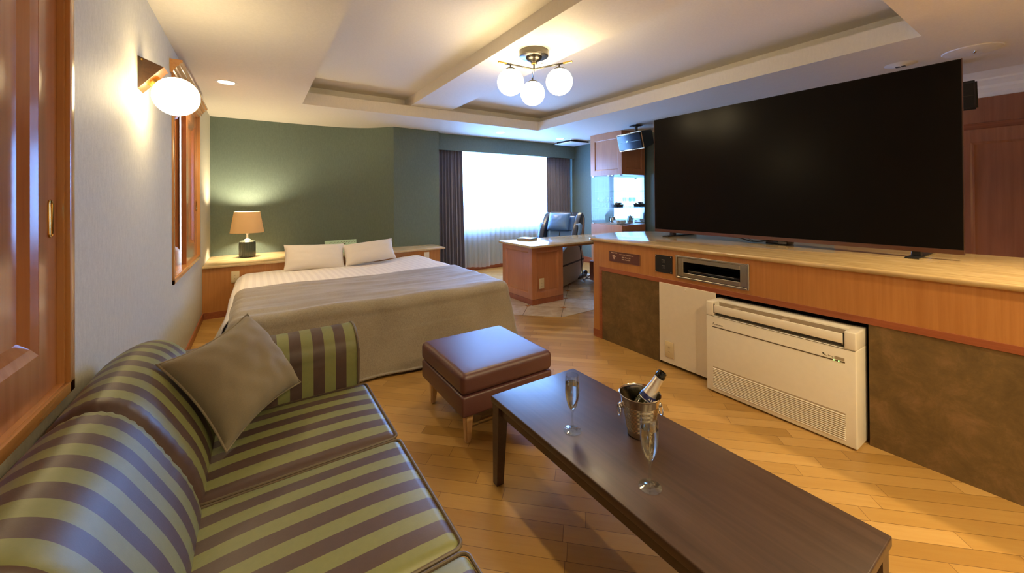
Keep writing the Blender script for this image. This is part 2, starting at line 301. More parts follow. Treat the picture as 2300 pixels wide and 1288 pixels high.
col = t.mix(gr_, base, lin((96, 84, 72))); col = t.mix(ins, col, lin((176, 122, 78))); col = t.mix(out_, col, lin((120, 96, 74))); M['tile'] = t.done(col, .22, 0, .5)

# ================================================================== THE ROOM
ZC, ZU, XL, XR, YB, YF = 2.363, 2.625, -.484, 5.5, 6.2, -1.7
m = MB(); m._new([(XL-.15, YF-.1, 0), (XR+.15, YF-.1, 0), (XR+.15, 6.5, 0), (XL-.15, 6.5, 0), (XL-.15, YF-.1, -.1), (XR+.15, YF-.1, -.1), (XR+.15, 6.5, -.1), (XL-.15, 6.5, -.1)], [(0, 1, 2, 3), (7, 6, 5, 4), (0, 4, 5, 1), (1, 5, 6, 2), (2, 6, 7, 3), (3, 7, 4, 0)]); struct('floor', m, M['floor'], 'honey wood strip floor laid diagonally')
m = MB(); m.prism([(2.742, 3.17), (XR, 3.17), (XR, 4.76), (2.95, 4.76), (2.28, 4.3), (2.28, 3.62)], -.02, .004, 'z'); fl2 = struct('floor_tiles', m, M['tile'], 'beige stone tiles with small diamond insets under the desk')
# ceiling: soffit ring, cove, raised field and the flat beam carrying the lamp
TX0, TX1, TY0, TY1 = .44, 3.765, .64, 4.912; G = .235
m = MB()
def ring(z0, z1, x0, x1, y0, y1):
    m.box(XL-.15, x0, YF-.1, 6.5, z0, z1); m.box(x1, XR+.15, YF-.1, 6.5, z0, z1); m.box(x0, x1, YF-.1, y0, z0, z1); m.box(x0, x1, y1, 6.5, z0, z1)
ring(ZC, 2.50, TX0, TX1, TY0, TY1); ring(2.50, 2.72, TX0-G, TX1+G, TY0-G, TY1+G)
m.box(XL-.15, XR+.15, YF-.1, 6.5, ZU, 2.74); m.box(1.685, 2.247, TY0-G-.01, TY1+G+.01, 2.503, 2.63); struct('ceiling', m, M['ceil'], 'cream ceiling with recessed tray and flat beam')
# left wall with two shuttered openings
WIN = [(.262, 1.730), (3.567, 5.034)]; WZ0, WZ1 = .728, 2.13
m = MB(); X0, X1 = XL-.16, XL
m.box(X0, X1, YF-.1, 6.5, 0, WZ0); m.box(X0, X1, YF-.1, 6.5, WZ1, ZC); m.box(X0, X1, YF-.1, WIN[0][0], WZ0, WZ1); m.box(X0, X1, WIN[0][1], WIN[1][0], WZ0, WZ1); m.box(X0, X1, WIN[1][1], 6.5, WZ0, WZ1)
struct('wall_left', m, M['wall'], 'pale grey textured wallpaper wall on the left')
# back wall: bowed green wall, pier, window wall with valance box
poly = [(XL-.1, 6.232), (.5, 6.24), (.8, 6.232), (.95, 6.22), (1.08, 6.2), (1.2, 6.165), (1.31, 6.12), (1.42, 6.055), (1.52, 5.965), (1.6, 5.875), (1.665, 5.8), (1.712, 5.752), (2.447, 5.80), (2.447, 6.5), (XL-.1, 6.5)]
m = MB(); m.prism(poly, 0, ZC, 'z'); struct('wall_back', m, M['green'], 'green wall bowing forward beside the bed', ang=20)
m = MB(); y0, y1 = 6.18, 6.34; wx0, wx1, wz0, wz1 = 2.78, 5.12, .73, 2.15
m.box(2.447, XR+.1, y0, y1, 0, wz0); m.box(2.447, XR+.1, y0, y1, wz1, ZC); m.box(2.447, wx0, y0, y1, wz0, wz1); m.box(wx1, XR+.1, y0, y1, wz0, wz1); struct('wall_back_window', m, M['green'], 'green window wall behind the curtains')
m = MB(); m.box(2.447, XR, 5.93, 5.96, 2.093, ZC); m.box(2.447, XR, 5.96, 6.18, 2.15, 2.17); struct('trim_valance', m, M['green'], 'green pelmet box above the curtains')
m = MB(); m.box(XR, XR+.15, YF-.1, 6.5, 0, ZC); struct('wall_right', m, M['green'], 'green wall on the right')
m = MB(); m.box(XL-.15, XR+.15, YF-.1, YF, 0, ZC); struct('wall_front', m, M['wall'], 'pale wall behind the camera')
m = MB(); m.box(XL, XL+.012, YF, 5.31, 0, .07, .003); struct('baseboard_left', m, M['redtrim'])
m = MB(); m.box(XR-.012, XR, 4.86, 6.18, 0, .11, .003); struct('baseboard_right', m, M['redtrim'])
m = MB(); m.box(2.45, XR-.01, 6.165, 6.18, 0, .1, .003); struct('baseboard_back', m, M['redtrim'])
# wide window
m = MB(); wt = thing('window_3', 'wide bright window behind white sheer curtains', None, (3.95, 6.26, .73), kind='structure')
m.box(wx0, wx1, 6.22, 6.28, wz0, wz0+.05); m.box(wx0, wx1, 6.22, 6.28, wz1-.05, wz1); m.box(wx0, wx0+.05, 6.22, 6.28, wz0, wz1); m.box(wx1-.05, wx1, 6.22, 6.28, wz0, wz1); m.box(3.93, 3.98, 6.22, 6.28, wz0, wz1); part(wt, 'window_frame', m, M['gun'])
m = MB(); m.box(wx0+.05, wx1-.05, 6.248, 6.252, wz0+.05, wz1-.05); part(wt, 'window_pane', m, M['pane'])
# stepped cornice and panelled closet front at the right wall
m = MB(); pr_ = [(XR, 2.16), (XR-.02, 2.16), (XR-.02, 2.2), (XR-.05, 2.235), (XR-.05, 2.26), (XR-.10, 2.30), (XR-.10, 2.315), (XR-.2, ZC), (XR, ZC)]
m.prism(pr_, YF, 1.7, 'y'); struct('trim_cornice', m, M['ceil2'], 'white stepped cornice over the panelled closet')
dt = thing('door_1', 'red-brown panelled closet front behind the television end', None, (XR, .3, 0), kind='structure')
m = MB(); m.box(XR-.03, XR, YF, 1.65, 1.935, 2.16, .002); part(dt, 'head_board', m, M['cherry2'])
m = MB(); m.box(XR-.02, XR, YF, 1.65, 1.88, 1.935); part(dt, 'head_rail', m, M['redtrim'])
for (a, b) in ((.745, -.35), (1.63, .75), (-.36, -1.45)):
    m = MB(); panelled(m, facing((XR-.035, a, .02), (-1, 0, 0), (0, -1, 0)), a-b, 1.855, .12, .12, .16, .115, .03, .014, .022); part(dt, 'door_leaf', m, M['cherry2'], ang=12)

# shuttered windows in the left wall
def shutter(par, y0, y1, xf, th, glossy=True):
    h = WZ1-WZ0-.012; m = MB(); Mx = facing((xf-th, y1, WZ0+.006), (1, 0, 0), (0, 1, 0)); w_ = y1-y0
    Mx = facing((xf-th, y0, WZ0+.006), (1, 0, 0), (0, 1, 0)); panelled(m, Mx, w_, h, .115, .115, .125, .115, th, .024, .05)
    m.box(0, w_, 0, h, -.002, .004, 0, 1, Mx); s_ = part(par, 'shutter', m, M['cherry'], ang=12)
    return s_
def pull(sh, y, x, z=1.232):
    m = MB(); pts = []; n = 28
    def ov(k, a, b): c = 2*PI*k/n; return (a*math.cos(c), (b-a)*(1 if math.sin(c) >= 0 else -1)+a*math.sin(c))
    m.tube([(x+.001, y+ov(k, .0115, .053)[0], z+ov(k, .0115, .053)[1]) for k in range(n)], .0028, 8, True)
    m.prism([(y+ov(k, .0105, .052)[0], z+ov(k, .0105, .052)[1]) for k in range(n)], x-.001, x+.0006, 'x'); part(sh, 'flush_pull', m, M['brass'], 'brass flush pull')
for i, (a, b) in enumerate(WIN):
    wn_ = thing('window_%d' % (i+1), ('near window on the left wall closed by a varnished cherry shutter', 'far window on the left wall with its shutter slid open a crack')[i], None, (XL, (a+b)/2, WZ0), kind='structure')
    m = MB(); f = .036; xa, xb = XL-.001, XL+.012
    m.box(xa, xb, a-f, a, WZ0-f+.006, WZ1+f, .002); m.box(xa, xb, b, b+f, WZ0-f+.006, WZ1+f, .002)
    m.box(XL-.16, XL+.001, a-.001, a+.008, WZ0, WZ1); m.box(XL-.16, XL+.001, b-.008, b+.001, WZ0, WZ1); part(wn_, 'casing', m, M['casing'])
    m = MB(); m.box(xa, xb, a, b, WZ1, WZ1+f, .002); m.box(xa, xb, a-f, b+f, WZ0-f+.006, WZ0+.004, .002); m.box(XL-.16, XL+.001, a, b, WZ0-.001, WZ0+.006); m.box(XL-.16, XL+.001, a, b, WZ1-.006, WZ1); part(wn_, 'sill', m, M['casingh'])
    m = MB(); z = WZ1+f; prof = [(XL, z-.005), (XL+.018, z-.005), (XL+.02, z+.012), (XL+.03, z+.02), (XL+.034, z+.034), (XL+.05, z+.046), (XL+.052, z+.058), (XL+.068, z+.066), (XL+.068, z+.085), (XL, z+.085)]
    m.prism(prof, a-f-.07, b+f+.06, 'y'); part(wn_, 'cornice', m, M['casingh'])
    m = MB(); m.box(XL-.125, XL-.121, a, b, WZ0, WZ1); part(wn_, 'window_pane', m, M['pane'])
    if i == 0:
        s1 = shutter(wn_, b-.76, b-.008, XL-.0135, .032); pull(s1, b-.057, XL-.013); shutter(wn_, a+.008, a+.75, XL-.055, .03)
    else:
        s1 = shutter(wn_, 4.325, b-.008, XL-.0135, .032); pull(s1, b-.06, XL-.013); shutter(wn_, a+.01, 4.47, XL-.062, .03)

# ================================================================== COUNTER AND WHAT IS IN IT
BX = 2.62                                     # face of the counter body
ct = thing('counter', 'long wooden counter with beige marble top under the television', 'counter', (2.9, .8, 0))
NY0, NY1, NZ0, NZ1 = 1.236, 1.716, .692, .838   # niche for the player
m = MB(); YE = -1.1
for (a, b, c, d) in ((YE, NY0, .655, .880), (NY1, 2.585, .655, .880), (NY0, NY1, .655, NZ0), (NY0, NY1, NZ1, .880)): m.box(BX, BX+.02, a, b, c, d)
m.box(BX, BX+.02, 2.512, 2.585, .07, .655); part(ct, 'veneer_panel', m, M['orange'])
m = MB(); m.box(BX+.02, 3.70, 2.56, 2.585, 0, .880); m.box(3.66, 3.70, YE, 2.56, 0, .880); m.box(BX+.0, 2.9, YE, YE+.02, 0, .880); m.box(BX+.02, 3.7, 2.0, 2.02, 0, .86); part(ct, 'carcass', m, M['orange'])
m = MB(); m.box(BX-.004, BX+.02, YE, 2.512, .62, .655, .001, 1); m.box(BX-.004, BX+.02, 2.482, 2.512, 0, .62, .001, 1); part(ct, 'trim_strip', m, M['redtrim'], 'reddish trim strip')
m = MB(); m.box(BX-.004, BX+.02, 2.512, 2.59, 0, .07, .001, 1); part(ct, 'plinth', m, M['redtrim'])
m = MB(); m.box(BX+.001, BX+.018, 1.878, 2.483, 0, .62); m.box(BX+.018, BX+.25, 1.878, 1.886, 0, .62); part(ct, 'suede_panel', m, M['suede'])
m = MB(); m.box(BX+.001, BX+.018, YE, .648, 0, .62); m.box(BX+.018, BX+.26, .64, .648, 0, .62); part(ct, 'suede_panel', m, M['suede'])
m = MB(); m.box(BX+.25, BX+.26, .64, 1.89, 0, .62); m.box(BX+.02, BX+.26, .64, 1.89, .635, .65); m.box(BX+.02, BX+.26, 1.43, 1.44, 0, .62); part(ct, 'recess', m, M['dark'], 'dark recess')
m = MB(); poly = [(2.602, YE), (2.602, 2.60), (2.625, 2.645), (2.80, 2.76), (3.05, 2.85), (3.35, 2.86), (3.6, 2.72), (3.785, 2.55), (3.785, YE)]
m.prism(poly, .880, .908, 'z', .0125, 4); part(ct, 'worktop', m, M['marble'], 'beige marble top with rounded edge')
m = MB(); m.box(BX-.012, BX-.001, 1.436, 1.876, .022, .624, .0015, 1); wp = solo('access_panel', 'white painted access panel beside the floor air conditioner', 'panel', m, M['whitem'], (BX-.006, 1.65, .022))
for y_, z_ in ((1.655, .6), (1.655, .04), (1.855, .34)): m = MB(); m.sphere((BX-.013, y_, z_), .006, 12, 6, (.5, 1, 1)); part(wp, 'screw', m, M['white'])
def outlet(name_label, o, n, u, mt, w_=.072, h_=.12, rows=2):
    Mx = facing(o, n, u); t_ = thing('wall_outlet', name_label, 'outlet', o, 0, 'wall outlets')
    m = MB(); m.box(-w_/2, w_/2, -h_/2, h_/2, 0, .006, .0022, 2, Mx); part(t_, 'cover_plate', m, mt)
    for r in range(rows):
        yy = (r-(rows-1)/2)*.032
        m = MB(); m.box(-.011, .011, yy-.012, yy+.012, .006, .0075, .0005, 1, Mx); s_ = part(t_, 'socket', m, mt)
        m = MB()
        for dx in (-.005, .005): m.box(dx-.0009, dx+.0009, yy-.004, yy+.004, .0072, .0078, 0, 1, Mx)
        part(s_, 'slot', m, M['black'], 'dark slots')
    return t_
outlet('cream double outlet on the white access panel beside the air conditioner', (BX-.012, 1.79, .126), (-1, 0, 0), (0, -1, 0), M['outlet'])
outlet('cream double outlet on the headboard front left of the bed', (-.192, 5.308, .43), (0, -1, 0), (1, 0, 0), M['outlet'], .075, .125)
outlet('white outlet at the right end of the headboard shelf', (2.041, 5.308, .462), (0, -1, 0), (1, 0, 0), M['white'], .078, .12)
outlet('cream outlet low on the panelled desk pedestal', (2.868, 3.694, .254), (0, -1, 0), (1, 0, 0), M['outlet'], .075, .125, 3)
# wifi sign
sg = thing('wifi_sign', 'small plum sign with a white wireless symbol on the counter front', 'sign', (BX, 2.223, .766))
m = MB(); m.box(BX-.006, BX-.0005, 2.058, 2.388, .721, .811, .0008, 1); part(sg, 'sign_board', m, [M['plum']])
m = MB()
for a, b in (((2.058, .8105), (2.388, .8115)), ((2.0575, .721), (2.0585, .811))): m.box(BX-.0066, BX-.003, a[0], b[0], a[1], b[1])
part(sg, 'sign_edge', m, M['bronze_edge'])
def on_counter(y, z, x=BX-.0062): return facing((x, y, z), (-1, 0, 0), (0, -1, 0))
text(sg, 'lettering', 'FREE Wi-Fi', .0145, on_counter(2.366, .793), M['cream_ink'], spacing=1.05); text(sg, 'lettering', 'NETWORK CONNECTION', .0108, on_counter(2.272, .787), M['cream_ink'], spacing=1.2)
text(sg, 'lettering', 'SSID: Room_201', .0135, on_counter(2.245, .764), M['cream_ink']); text(sg, 'lettering', 'PASS: Room201', .0135, on_counter(2.245, .746), M['cream_ink'])
m = MB(); Mx = on_counter(2.332, .746)
for r in (.011, .0195, .028):
    n = 14; vs_ = [];
    for k in range(n+1):
        c = PI/4+PI/2*k/n
        for rr in (r-.0022, r+.0022): vs_ += [(rr*math.cos(c), rr*math.sin(c), .0006)]
    m._new(vs_, [(2*k, 2*k+1, 2*k+3, 2*k+2) for k in range(n)], Mx)
m.lathe([(.0001, 0), (.0042, 0), (.0042, .0006), (.0001, .0006)], (0, 0, 0), 16, Mx); part(sg, 'wireless_symbol', m, M['cream_ink'])
# black media socket plate
sp = thing('socket_plate', 'black square socket plate with four screws on the counter front', 'socket', (BX, 1.84, .767)); Mx = facing((BX, 1.84, .767), (-1, 0, 0), (0, -1, 0))
m = MB(); m.box(-.074, .074, -.067, .067, 0, .006, .001, 1, Mx); part(sp, 'plate', m, M['black'])
for a in (-1, 1):
    for b in (-1, 1): m = MB(); m.lathe([(.0048, .006), (.0044, .0085), (.0001, .0092)], (a*.066, b*.059, 0), 14, Mx); part(sp, 'screw', m, M['chrome'])
for b in (-1, 1):
    m = MB(); m.box(-.014, .014, b*.022-.012, b*.022+.012, .006, .008, .001, 1, Mx); s_ = part(sp, 'socket', m, M['gun']); m = MB(); m.box(-.01, -.002, b*.022-.006, b*.022+.006, .0078, .0086, 0, 1, Mx); m.box(.002, .01, b*.022-.006, b*.022+.006, .0078, .0086, 0, 1, Mx); part(s_, 'port', m, M['black'])
# steel framed niche with player
nf = thing('niche_frame', 'bright steel frame around the player slot in the counter', 'frame', (BX, 1.476, .765)); m = MB(); Mx = facing((BX, 1.476, .765), (-1, 0, 0), (0, -1, 0))
def frm(W, H, w2, h2, z0, z1, bv=.0015):
    m.box(-W, -w2, -H, H, z0, z1, bv, 1, Mx); m.box(w2, W, -H, H, z0, z1, bv, 1, Mx); m.box(-w2, w2, -H, -h2, z0, z1, bv, 1, Mx); m.box(-w2, w2, h2, H, z0, z1, bv, 1, Mx)
frm(.258, .084, .245, .071, -.002, .012); part(nf, 'outer_frame', m, M['steel'])
m = MB(); frm(.243, .069, .200, .040, -.004, .005, .001); part(nf, 'face_plate', m, M['chrome'] if False else M['steel'])
m = MB(); m.box(-.24, .24, -.073, .073, -.26, -.255, 0, 1, Mx); m.box(-.24, .24, -.073, -.070, -.26, 0, 0, 1, Mx); m.box(-.24, .24, .070, .073, -.26, 0, 0, 1, Mx); m.box(-.24, -.237, -.073, .073, -.26, 0, 0, 1, Mx); m.box(.237, .24, -.073, .073, -.26, 0, 0, 1, Mx); part(nf, 'slot_lining', m, M['dark'])
dv = thing('disc_player', 'flat black disc player inside the steel framed slot', 'player', (BX+.1, 1.49, .697)); m = MB(); m.box(-.18, .20, -.0695, -.022, -.22, -.02, .002, 2, Mx); part(dv, 'casing', m, M['blackg'])
m = MB(); m.box(-.178, .150, -.0252, -.0232, -.02, -.0186, 0, 1, Mx); part(dv, 'chrome_line', m, M['chrome']); m = MB(); m.box(-.03, -.018, -.047, -.044, -.02, -.0192, 0, 1, Mx); part(dv, 'indicator', m, M['foil'])
# floor air conditioner
ac = thing('air_conditioner', 'white floor-standing air conditioner set into the counter', 'air conditioner', (2.57, 1.048, 0)); AX, A0, A1 = 2.497, .664, 1.438
m = MB(); Mx = facing((AX, A1, .004), (-1, 0, 0), (0, -1, 0)); W_ = A1-A0; H_ = .588
m.box(AX+.0, AX+.17, A0, A1, .008, .503, .007, 3)
m.box(AX, AX+.17, A0, A0+.05, .50, .592, .007, 3); m.box(AX, AX+.17, A1-.05, A1, .50, .592, .007, 3); m.box(AX+.075, AX+.17, A0+.03, A1-.03, .50, .590, .006, 2); part(ac, 'body', m, M['white'])
m = MB(); m.box(AX+.001, AX+.012, A0+.054, A1-.054, .524, .574, .004, 2); m.box(AX+.012, AX+.075, A0+.05, A1-.05, .517, .523); part(ac, 'outlet_flap', m, M['white'])
m = MB(); m.box(AX+.0125, AX+.074, A0+.05, A1-.05, .5235, .526)
for y_ in (1.25, .98): m.box(AX+.02, AX+.07, y_, y_+.03, .526, .57)
m.box(AX+.0735, AX+.075, A0+.03, A1-.03, .524, .580); part(ac, 'shaded_air_slot', m, M['taupe'])  # taupe back plate puts the slot's shade into the lining colour
m = MB(); m.box(AX+.003, AX+.01, A0+.062, A1-.062, .513, .523); m.box(AX+.003, AX+.01, A0+.0495, A0+.054, .52, .58); m.box(AX+.003, AX+.01, A1-.054, A1-.0495, .52, .58); part(ac, 'flap_gap', m, M['dark'])
m = MB(); m.box(AX-.0008, AX+.003, A0+.046, A1-.042, .4275, .4335); part(ac, 'dark_groove', m, M['ink'])
m = MB(); m.box(AX-.0006, AX+.003, A0+.004, A1-.004, .4985, .5005); part(ac, 'panel_seam', m, M['ink'])
m = MB()
for k in range(13): z = .035+k*.0102; m.box(AX-.006, AX+.002, A0+.046, A1-.046, z, z+.0055, .0015, 1)
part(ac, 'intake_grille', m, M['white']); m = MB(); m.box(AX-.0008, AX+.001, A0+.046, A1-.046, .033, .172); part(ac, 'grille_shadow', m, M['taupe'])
for y_ in (.735, .755): m = MB(); m.sphere((AX-.001, y_, .4305), .0028, 10, 6); part(ac, 'indicator', m, M['led'])
m = MB(); m.box(AX-.0008, AX+.001, .712, .752, .437, .452); part(ac, 'sticker', m, M['taupe'])
Ml = facing((AX-.0007, 1.388, .449), (-1, 0, 0), (0, -1, 0)); m = MB()
for k in range(3):
    c = PI/2+k*2*PI/3; d = Vector((math.cos(c), math.sin(c), 0)); e = Vector((-d.y, d.x, 0)); a = d*.0005
    m._new([a, a+d*.0052+e*.003, a+d*.0104, a+d*.0052-e*.003], [(0, 1, 2, 3)], Ml)
part(ac, 'badge', m, M['ink']); text(ac, 'lettering', 'MITSUBISHI', .0095, facing((AX-.0007, 1.376, .445), (-1, 0, 0), (0, -1, 0)), M['ink'])
m = MB()
for (a, b, c, d) in ((.795, .805, .449, .452), (.799, .802, .445, .455), (.790, .796, .443, .447), (.783, .789, .439, .442), (.773, .78, .446, .449), (.762, .773, .445, .447), (.759, .763, .441, .444)): m.box(AX-.0008, AX, a, b, c, d)
part(ac, 'symbol', m, M['ink'])

# television
tv = thing('television', 'very large black flat television standing on the marble counter', 'television', (3.32, 1.41, .908)); TX = 3.3; T0, T1, TZ0, TZ1 = .405, 2.412, .944, 2.048
m = MB(); m.box(TX, TX+.022, T0, T1, TZ0, TZ1, .003, 2); m.box(TX+.02, TX+.06, T0+.25, T1-.25, TZ0+.03, TZ1-.35, .012, 2); part(tv, 'housing', m, M['black'])
m = MB(); m.box(TX-.0015, TX+.001, T0+.004, T1-.004, TZ0+.028, TZ1-.004); part(tv, 'screen', m, M['screen'])
m = MB(); m.box(TX-.004, TX+.004, T0, T1, TZ0, TZ0+.027, .001, 1); part(tv, 'lower_bezel', m, M['copper'], 'bronze lower bezel'); 
for y_ in (T0, T1): m = MB(); m.box(TX-.002, TX+.012, y_-.0015, y_+.0015, TZ0, TZ1); part(tv, 'side_edge', m, M['copper'])
for y_ in (2.235, .597):
    m = MB(); s_ = .03; m.prism([(3.205, y_-s_), (3.68, y_-s_*.8), (3.68, y_+s_*.8), (3.205, y_+s_)], .9085, .918, 'z', .003, 2); m.prism([(y_-.022, .917), (y_+.022, .917), (y_+.018, .96), (y_-.018, .96)], TX+.004, TX+.05, 'x', .002, 1); part(tv, 'foot', m, M['black'])
bx = thing('set_top_box', 'small black box on the marble behind the television', 'box', (3.46, 1.39, .908)); m = MB(); m.box(3.38, 3.5, 1.30, 1.45, .9085, .938, .003, 2); part(bx, 'casing', m, M['blackg']); m = MB(); m.box(3.379, 3.381, 1.305, 1.36, .914, .932); part(bx, 'sticker', m, M['gun'])
m = MB(); m.tube([(3.37, 1.70, .945), (3.38, 1.64, .935), (3.39, 1.57, .915), (3.4, 1.52, .914), (3.41, 1.48, .926), (3.43, 1.445, .925)], .004, 8); m.tube([(3.40, 1.60, .94), (3.405, 1.555, .918), (3.42, 1.50, .915), (3.43, 1.45, .93)], .003, 8)
solo('cable', 'black cable looping below the television to the small box', 'cable', m, M['black'], (3.4, 1.55, .912))

# ================================================================== DESK, PEDESTAL, DISPLAY CABINET
dk = thing('desk', 'marble-topped desk slab running from the pedestal to the display cabinet', 'desk', (3.6, 4.0, 0)); m = MB()
m.prism([(2.672, 3.635), (5.49, 3.635), (5.49, 4.15), (4.85, 4.15), (4.85, 4.36), (2.695, 4.395)], .692, .72, 'z', .012, 4); part(dk, 'worktop', m, M['marblex'])
m = MB(); m.box(3.225, 5.45, 3.75, 3.79, .655, .692); part(dk, 'rail', m, M['orange'])
pd = thing('desk_pedestal', 'panelled orange wood pedestal under the left end of the desk', 'cabinet', (2.98, 4.03, 0)); m = MB(); m.box(2.755, 3.20, 3.725, 4.35, .004, .692); part(pd, 'carcass', m, M['cabinet'])
m = MB(); panelled(m, facing((2.737, 3.727, .07), (0, -1, 0), (1, 0, 0)), .483, .622, .07, .07, .065, .055, .02, .016, .02); part(pd, 'front_panel', m, M['cabinet'], ang=12)
m = MB(); panelled(m, facing((2.757, 4.365, .07), (-1, 0, 0), (0, -1, 0)), .638, .622, .08, .057, .065, .055, .02, .016, .02); part(pd, 'side_panel', m, M['cabinet'], ang=12)
m = MB(); m.box(2.735, 3.222, 3.706, 4.367, .003, .067, .002, 1); part(pd, 'plinth', m, M['redtrimv'])
tb = thing('metal_box', 'flat grey metal box lying on the marble desk', 'box', (3.06, 4.25, .72), .35); m = MB(); m.box(-.09, .09, -.11, .11, .0005, .026, .002, 2); part(tb, 'casing', m, M['steel'], local=True); m = MB(); m.box(-.0905, -.08, -.1105, -.09, .004, .022); part(tb, 'corner_cap', m, M['chrome'], local=True); m = MB(); m.box(-.086, .086, -.106, .106, .0258, .0272, .001, 1); part(tb, 'lid', m, M['gun'], local=True)
m = MB(); m.box(4.345, 4.70, 4.09, 4.375, .004, .30, .004, 1); m.box(4.375, 4.67, 4.12, 4.345, .30, .303); solo('wooden_box', 'dark brown wooden box on the tiles below the desk', 'box', m, M['redtrimv'], (4.57, 4.2, .004))
CX0, CX1, CY0, CY1 = 4.862, 5.44, 4.162, 4.845
dc = thing('display_cabinet', 'tall orange wood cabinet with a glass display case in its middle', 'cabinet', (5.15, 4.5, 0))
m = MB(); m.box(CX0, CX1, CY0, CY1, .004, .838, .002, 1); part(dc, 'base', m, M['cabinet']); m = MB(); m.box(CX0+.02, CX1, CY0+.02, CY1, 1.655, 2.362); part(dc, 'upper_carcass', m, M['cabinet'])
m = MB(); panelled(m, facing((CX0+.02, CY1, 1.655), (-1, 0, 0), (0, -1, 0)), CY1-CY0-.02, .706, .095, .055, .085, .115, .02, .012, .014); part(dc, 'door', m, M['cabinet'], ang=12)
m = MB(); panelled(m, facing((CX0, CY0+.02, 1.655), (0, -1, 0), (1, 0, 0)), CX1-CX0, .706, .105, .085, .10, .105, .02, .012, .014); part(dc, 'door', m, M['cabinet'], ang=12)
m = MB(); m.box(CX0+.004, CX0+.010, CY0+.24, CY1-.004, .84, 1.652); part(dc, 'glass_pane', m, M['pane']); m = MB(); m.box(CX0+.004, CX0+.010, CY0+.006, CY0+.237, .84, 1.652); part(dc, 'glass_pane', m, M['pane'])
m = MB(); m.box(CX0+.012, CX1-.004, CY0+.004, CY0+.010, .84, 1.652); part(dc, 'glass_pane', m, M['pane']); m = MB(); m.box(CX0+.012, CX1-.02, CY1-.012, CY1-.006, .84, 1.652); part(dc, 'glass_pane', m, M['pane'])
m = MB(); m.box(CX1-.012, CX1-.006, CY0+.012, CY1-.014, .84, 1.652); part(dc, 'mirror', m, M['mirror'], 'mirror back')
for z_ in (1.11, 1.39):
    m = MB(); m.box(CX0+.03, CX1-.014, CY0+.03, CY1-.014, z_, z_+.008); part(dc, 'glass_shelf', m, M['pane'])
for (x_, y_, z_) in ((CX0+.007, CY1-.05, .842), (CX0+.007, CY1-.05, 1.64), (CX0+.007, 4.44, 1.64), (CX0+.007, 4.36, 1.64), (CX0+.02, CY0+.03, .842), (CX0+.02, CY0+.03, 1.64)):
    m = MB(); m.box(x_-.01, x_+.01, y_-.022, y_+.022, z_-.004, z_+.014, .002, 1); part(dc, 'hinge', m, M['chrome'])
# things in the display case
def wineglass(h=.17):
    t_ = thing('wine_glass', 'stemmed glass on the middle glass shelf of the display cabinet', 'glass', (4.97, 4.76, 1.118), 0, 'stemmed glasses on the display shelf')
    m = MB(); m.shell([(.028, 0), (.028, .002), (.006, .006), (.003, .02), (.003, .075), (.012, .085), (.027, .105), (.03, .13), (.026, h), (.0248, h), (.0285, .13), (.0255, .107), (.011, .087), (.0008, .083)], (0, 0, 0), 16); part(t_, 'bowl', m, M['clear'], local=True); return t_
g0 = wineglass()
for x_, y_ in ((5.04, 4.78), (5.10, 4.76), (5.16, 4.78), (5.22, 4.77), (5.0, 4.70), (5.07, 4.70), (5.14, 4.70), (5.29, 4.76)): dup(g0, (x_, y_, 1.118))
bk = thing('snack_basket', 'dark basket of wrapped snacks on the middle glass shelf', 'basket', (5.14, 4.50, 1.118)); m = MB(); m.prism([(-.075, 0), (.075, 0), (.095, .05), (-.095, .05)], -.06, .06, 'y', .003, 1); part(bk, 'basket', m, M['dark'], local=True)
for k in range(7):
    m = MB(); a = random.uniform(-.5, .5); m.soft(-.028, .028, -.02, .02, -.006, .006, .005, 2, 2, 0, None, Matrix.Translation((-.065+k*.021, random.uniform(-.03, .03), .058+.006*(k % 3))) @ Matrix.Rotation(a, 4, 'Z') @ Matrix.Rotation(.8+a, 4, 'X')); part(bk, 'wrapped_snack', m, M[('brass', 'cream_ink', 'plum')[k % 3]], local=True)
m = MB(); m.prism([(-.17, -.12), (.17, -.12), (.17, .12), (-.17, .12)], 0, .012, 'z', .004, 2); bmesh.ops.transform(m.bm, matrix=Matrix.Translation((5.06, 4.42, .839)), verts=m.bm.verts); solo('serving_tray', 'thin grey serving tray on the floor of the display case', 'tray', m, M['taupe'], (5.06, 4.42, .839))
def cup(x, y, z, lab):
    t_ = thing('coffee_cup', lab, 'cup', (x, y, z), 0, 'white cups on the tray'); m = MB(); m.shell([(.0005, 0), (.022, 0), (.033, .02), (.036, .05), (.034, .05), (.031, .02), (.02, .004), (.0005, .004)], (0, 0, 0), 20); b_ = part(t_, 'cup_body', m, M['china'], local=True)
    m = MB(); m.tube([(.034*1, 0, .042), (.05, 0, .04), (.055, 0, .026), (.046, 0, .014), (.031, 0, .014)], .004, 8); part(t_, 'handle', m, M['china'], local=True); return t_
c0 = cup(5.0, 4.38, .852, 'white coffee cup on the grey serving tray in the display case')
for x_, y_, z_ in ((5.08, 4.36, .852), (5.16, 4.38, .852), (5.05, 4.46, .852), (5.13, 4.46, .852)): dup(c0, (x_, y_, z_), .6)
kt = thing('kettle', 'small steel kettle with black handle in the display case', 'kettle', (5.2, 4.66, .839)); m = MB(); m.lathe([(.05, 0), (.052, .02), (.046, .08), (.036, .11), (.0005, .118)], (0, 0, 0), 24); part(kt, 'kettle_body', m, M['chrome'], local=True)
m = MB(); m.tube([(-.045, 0, .1), (-.085, 0, .095), (-.09, 0, .05), (-.052, 0, .025)], .007, 8); part(kt, 'handle', m, M['black'], local=True); m = MB(); m.lathe([(.01, .118), (.009, .13), (.0005, .133)], (0, 0, 0), 12); part(kt, 'lid_knob', m, M['black'], local=True)

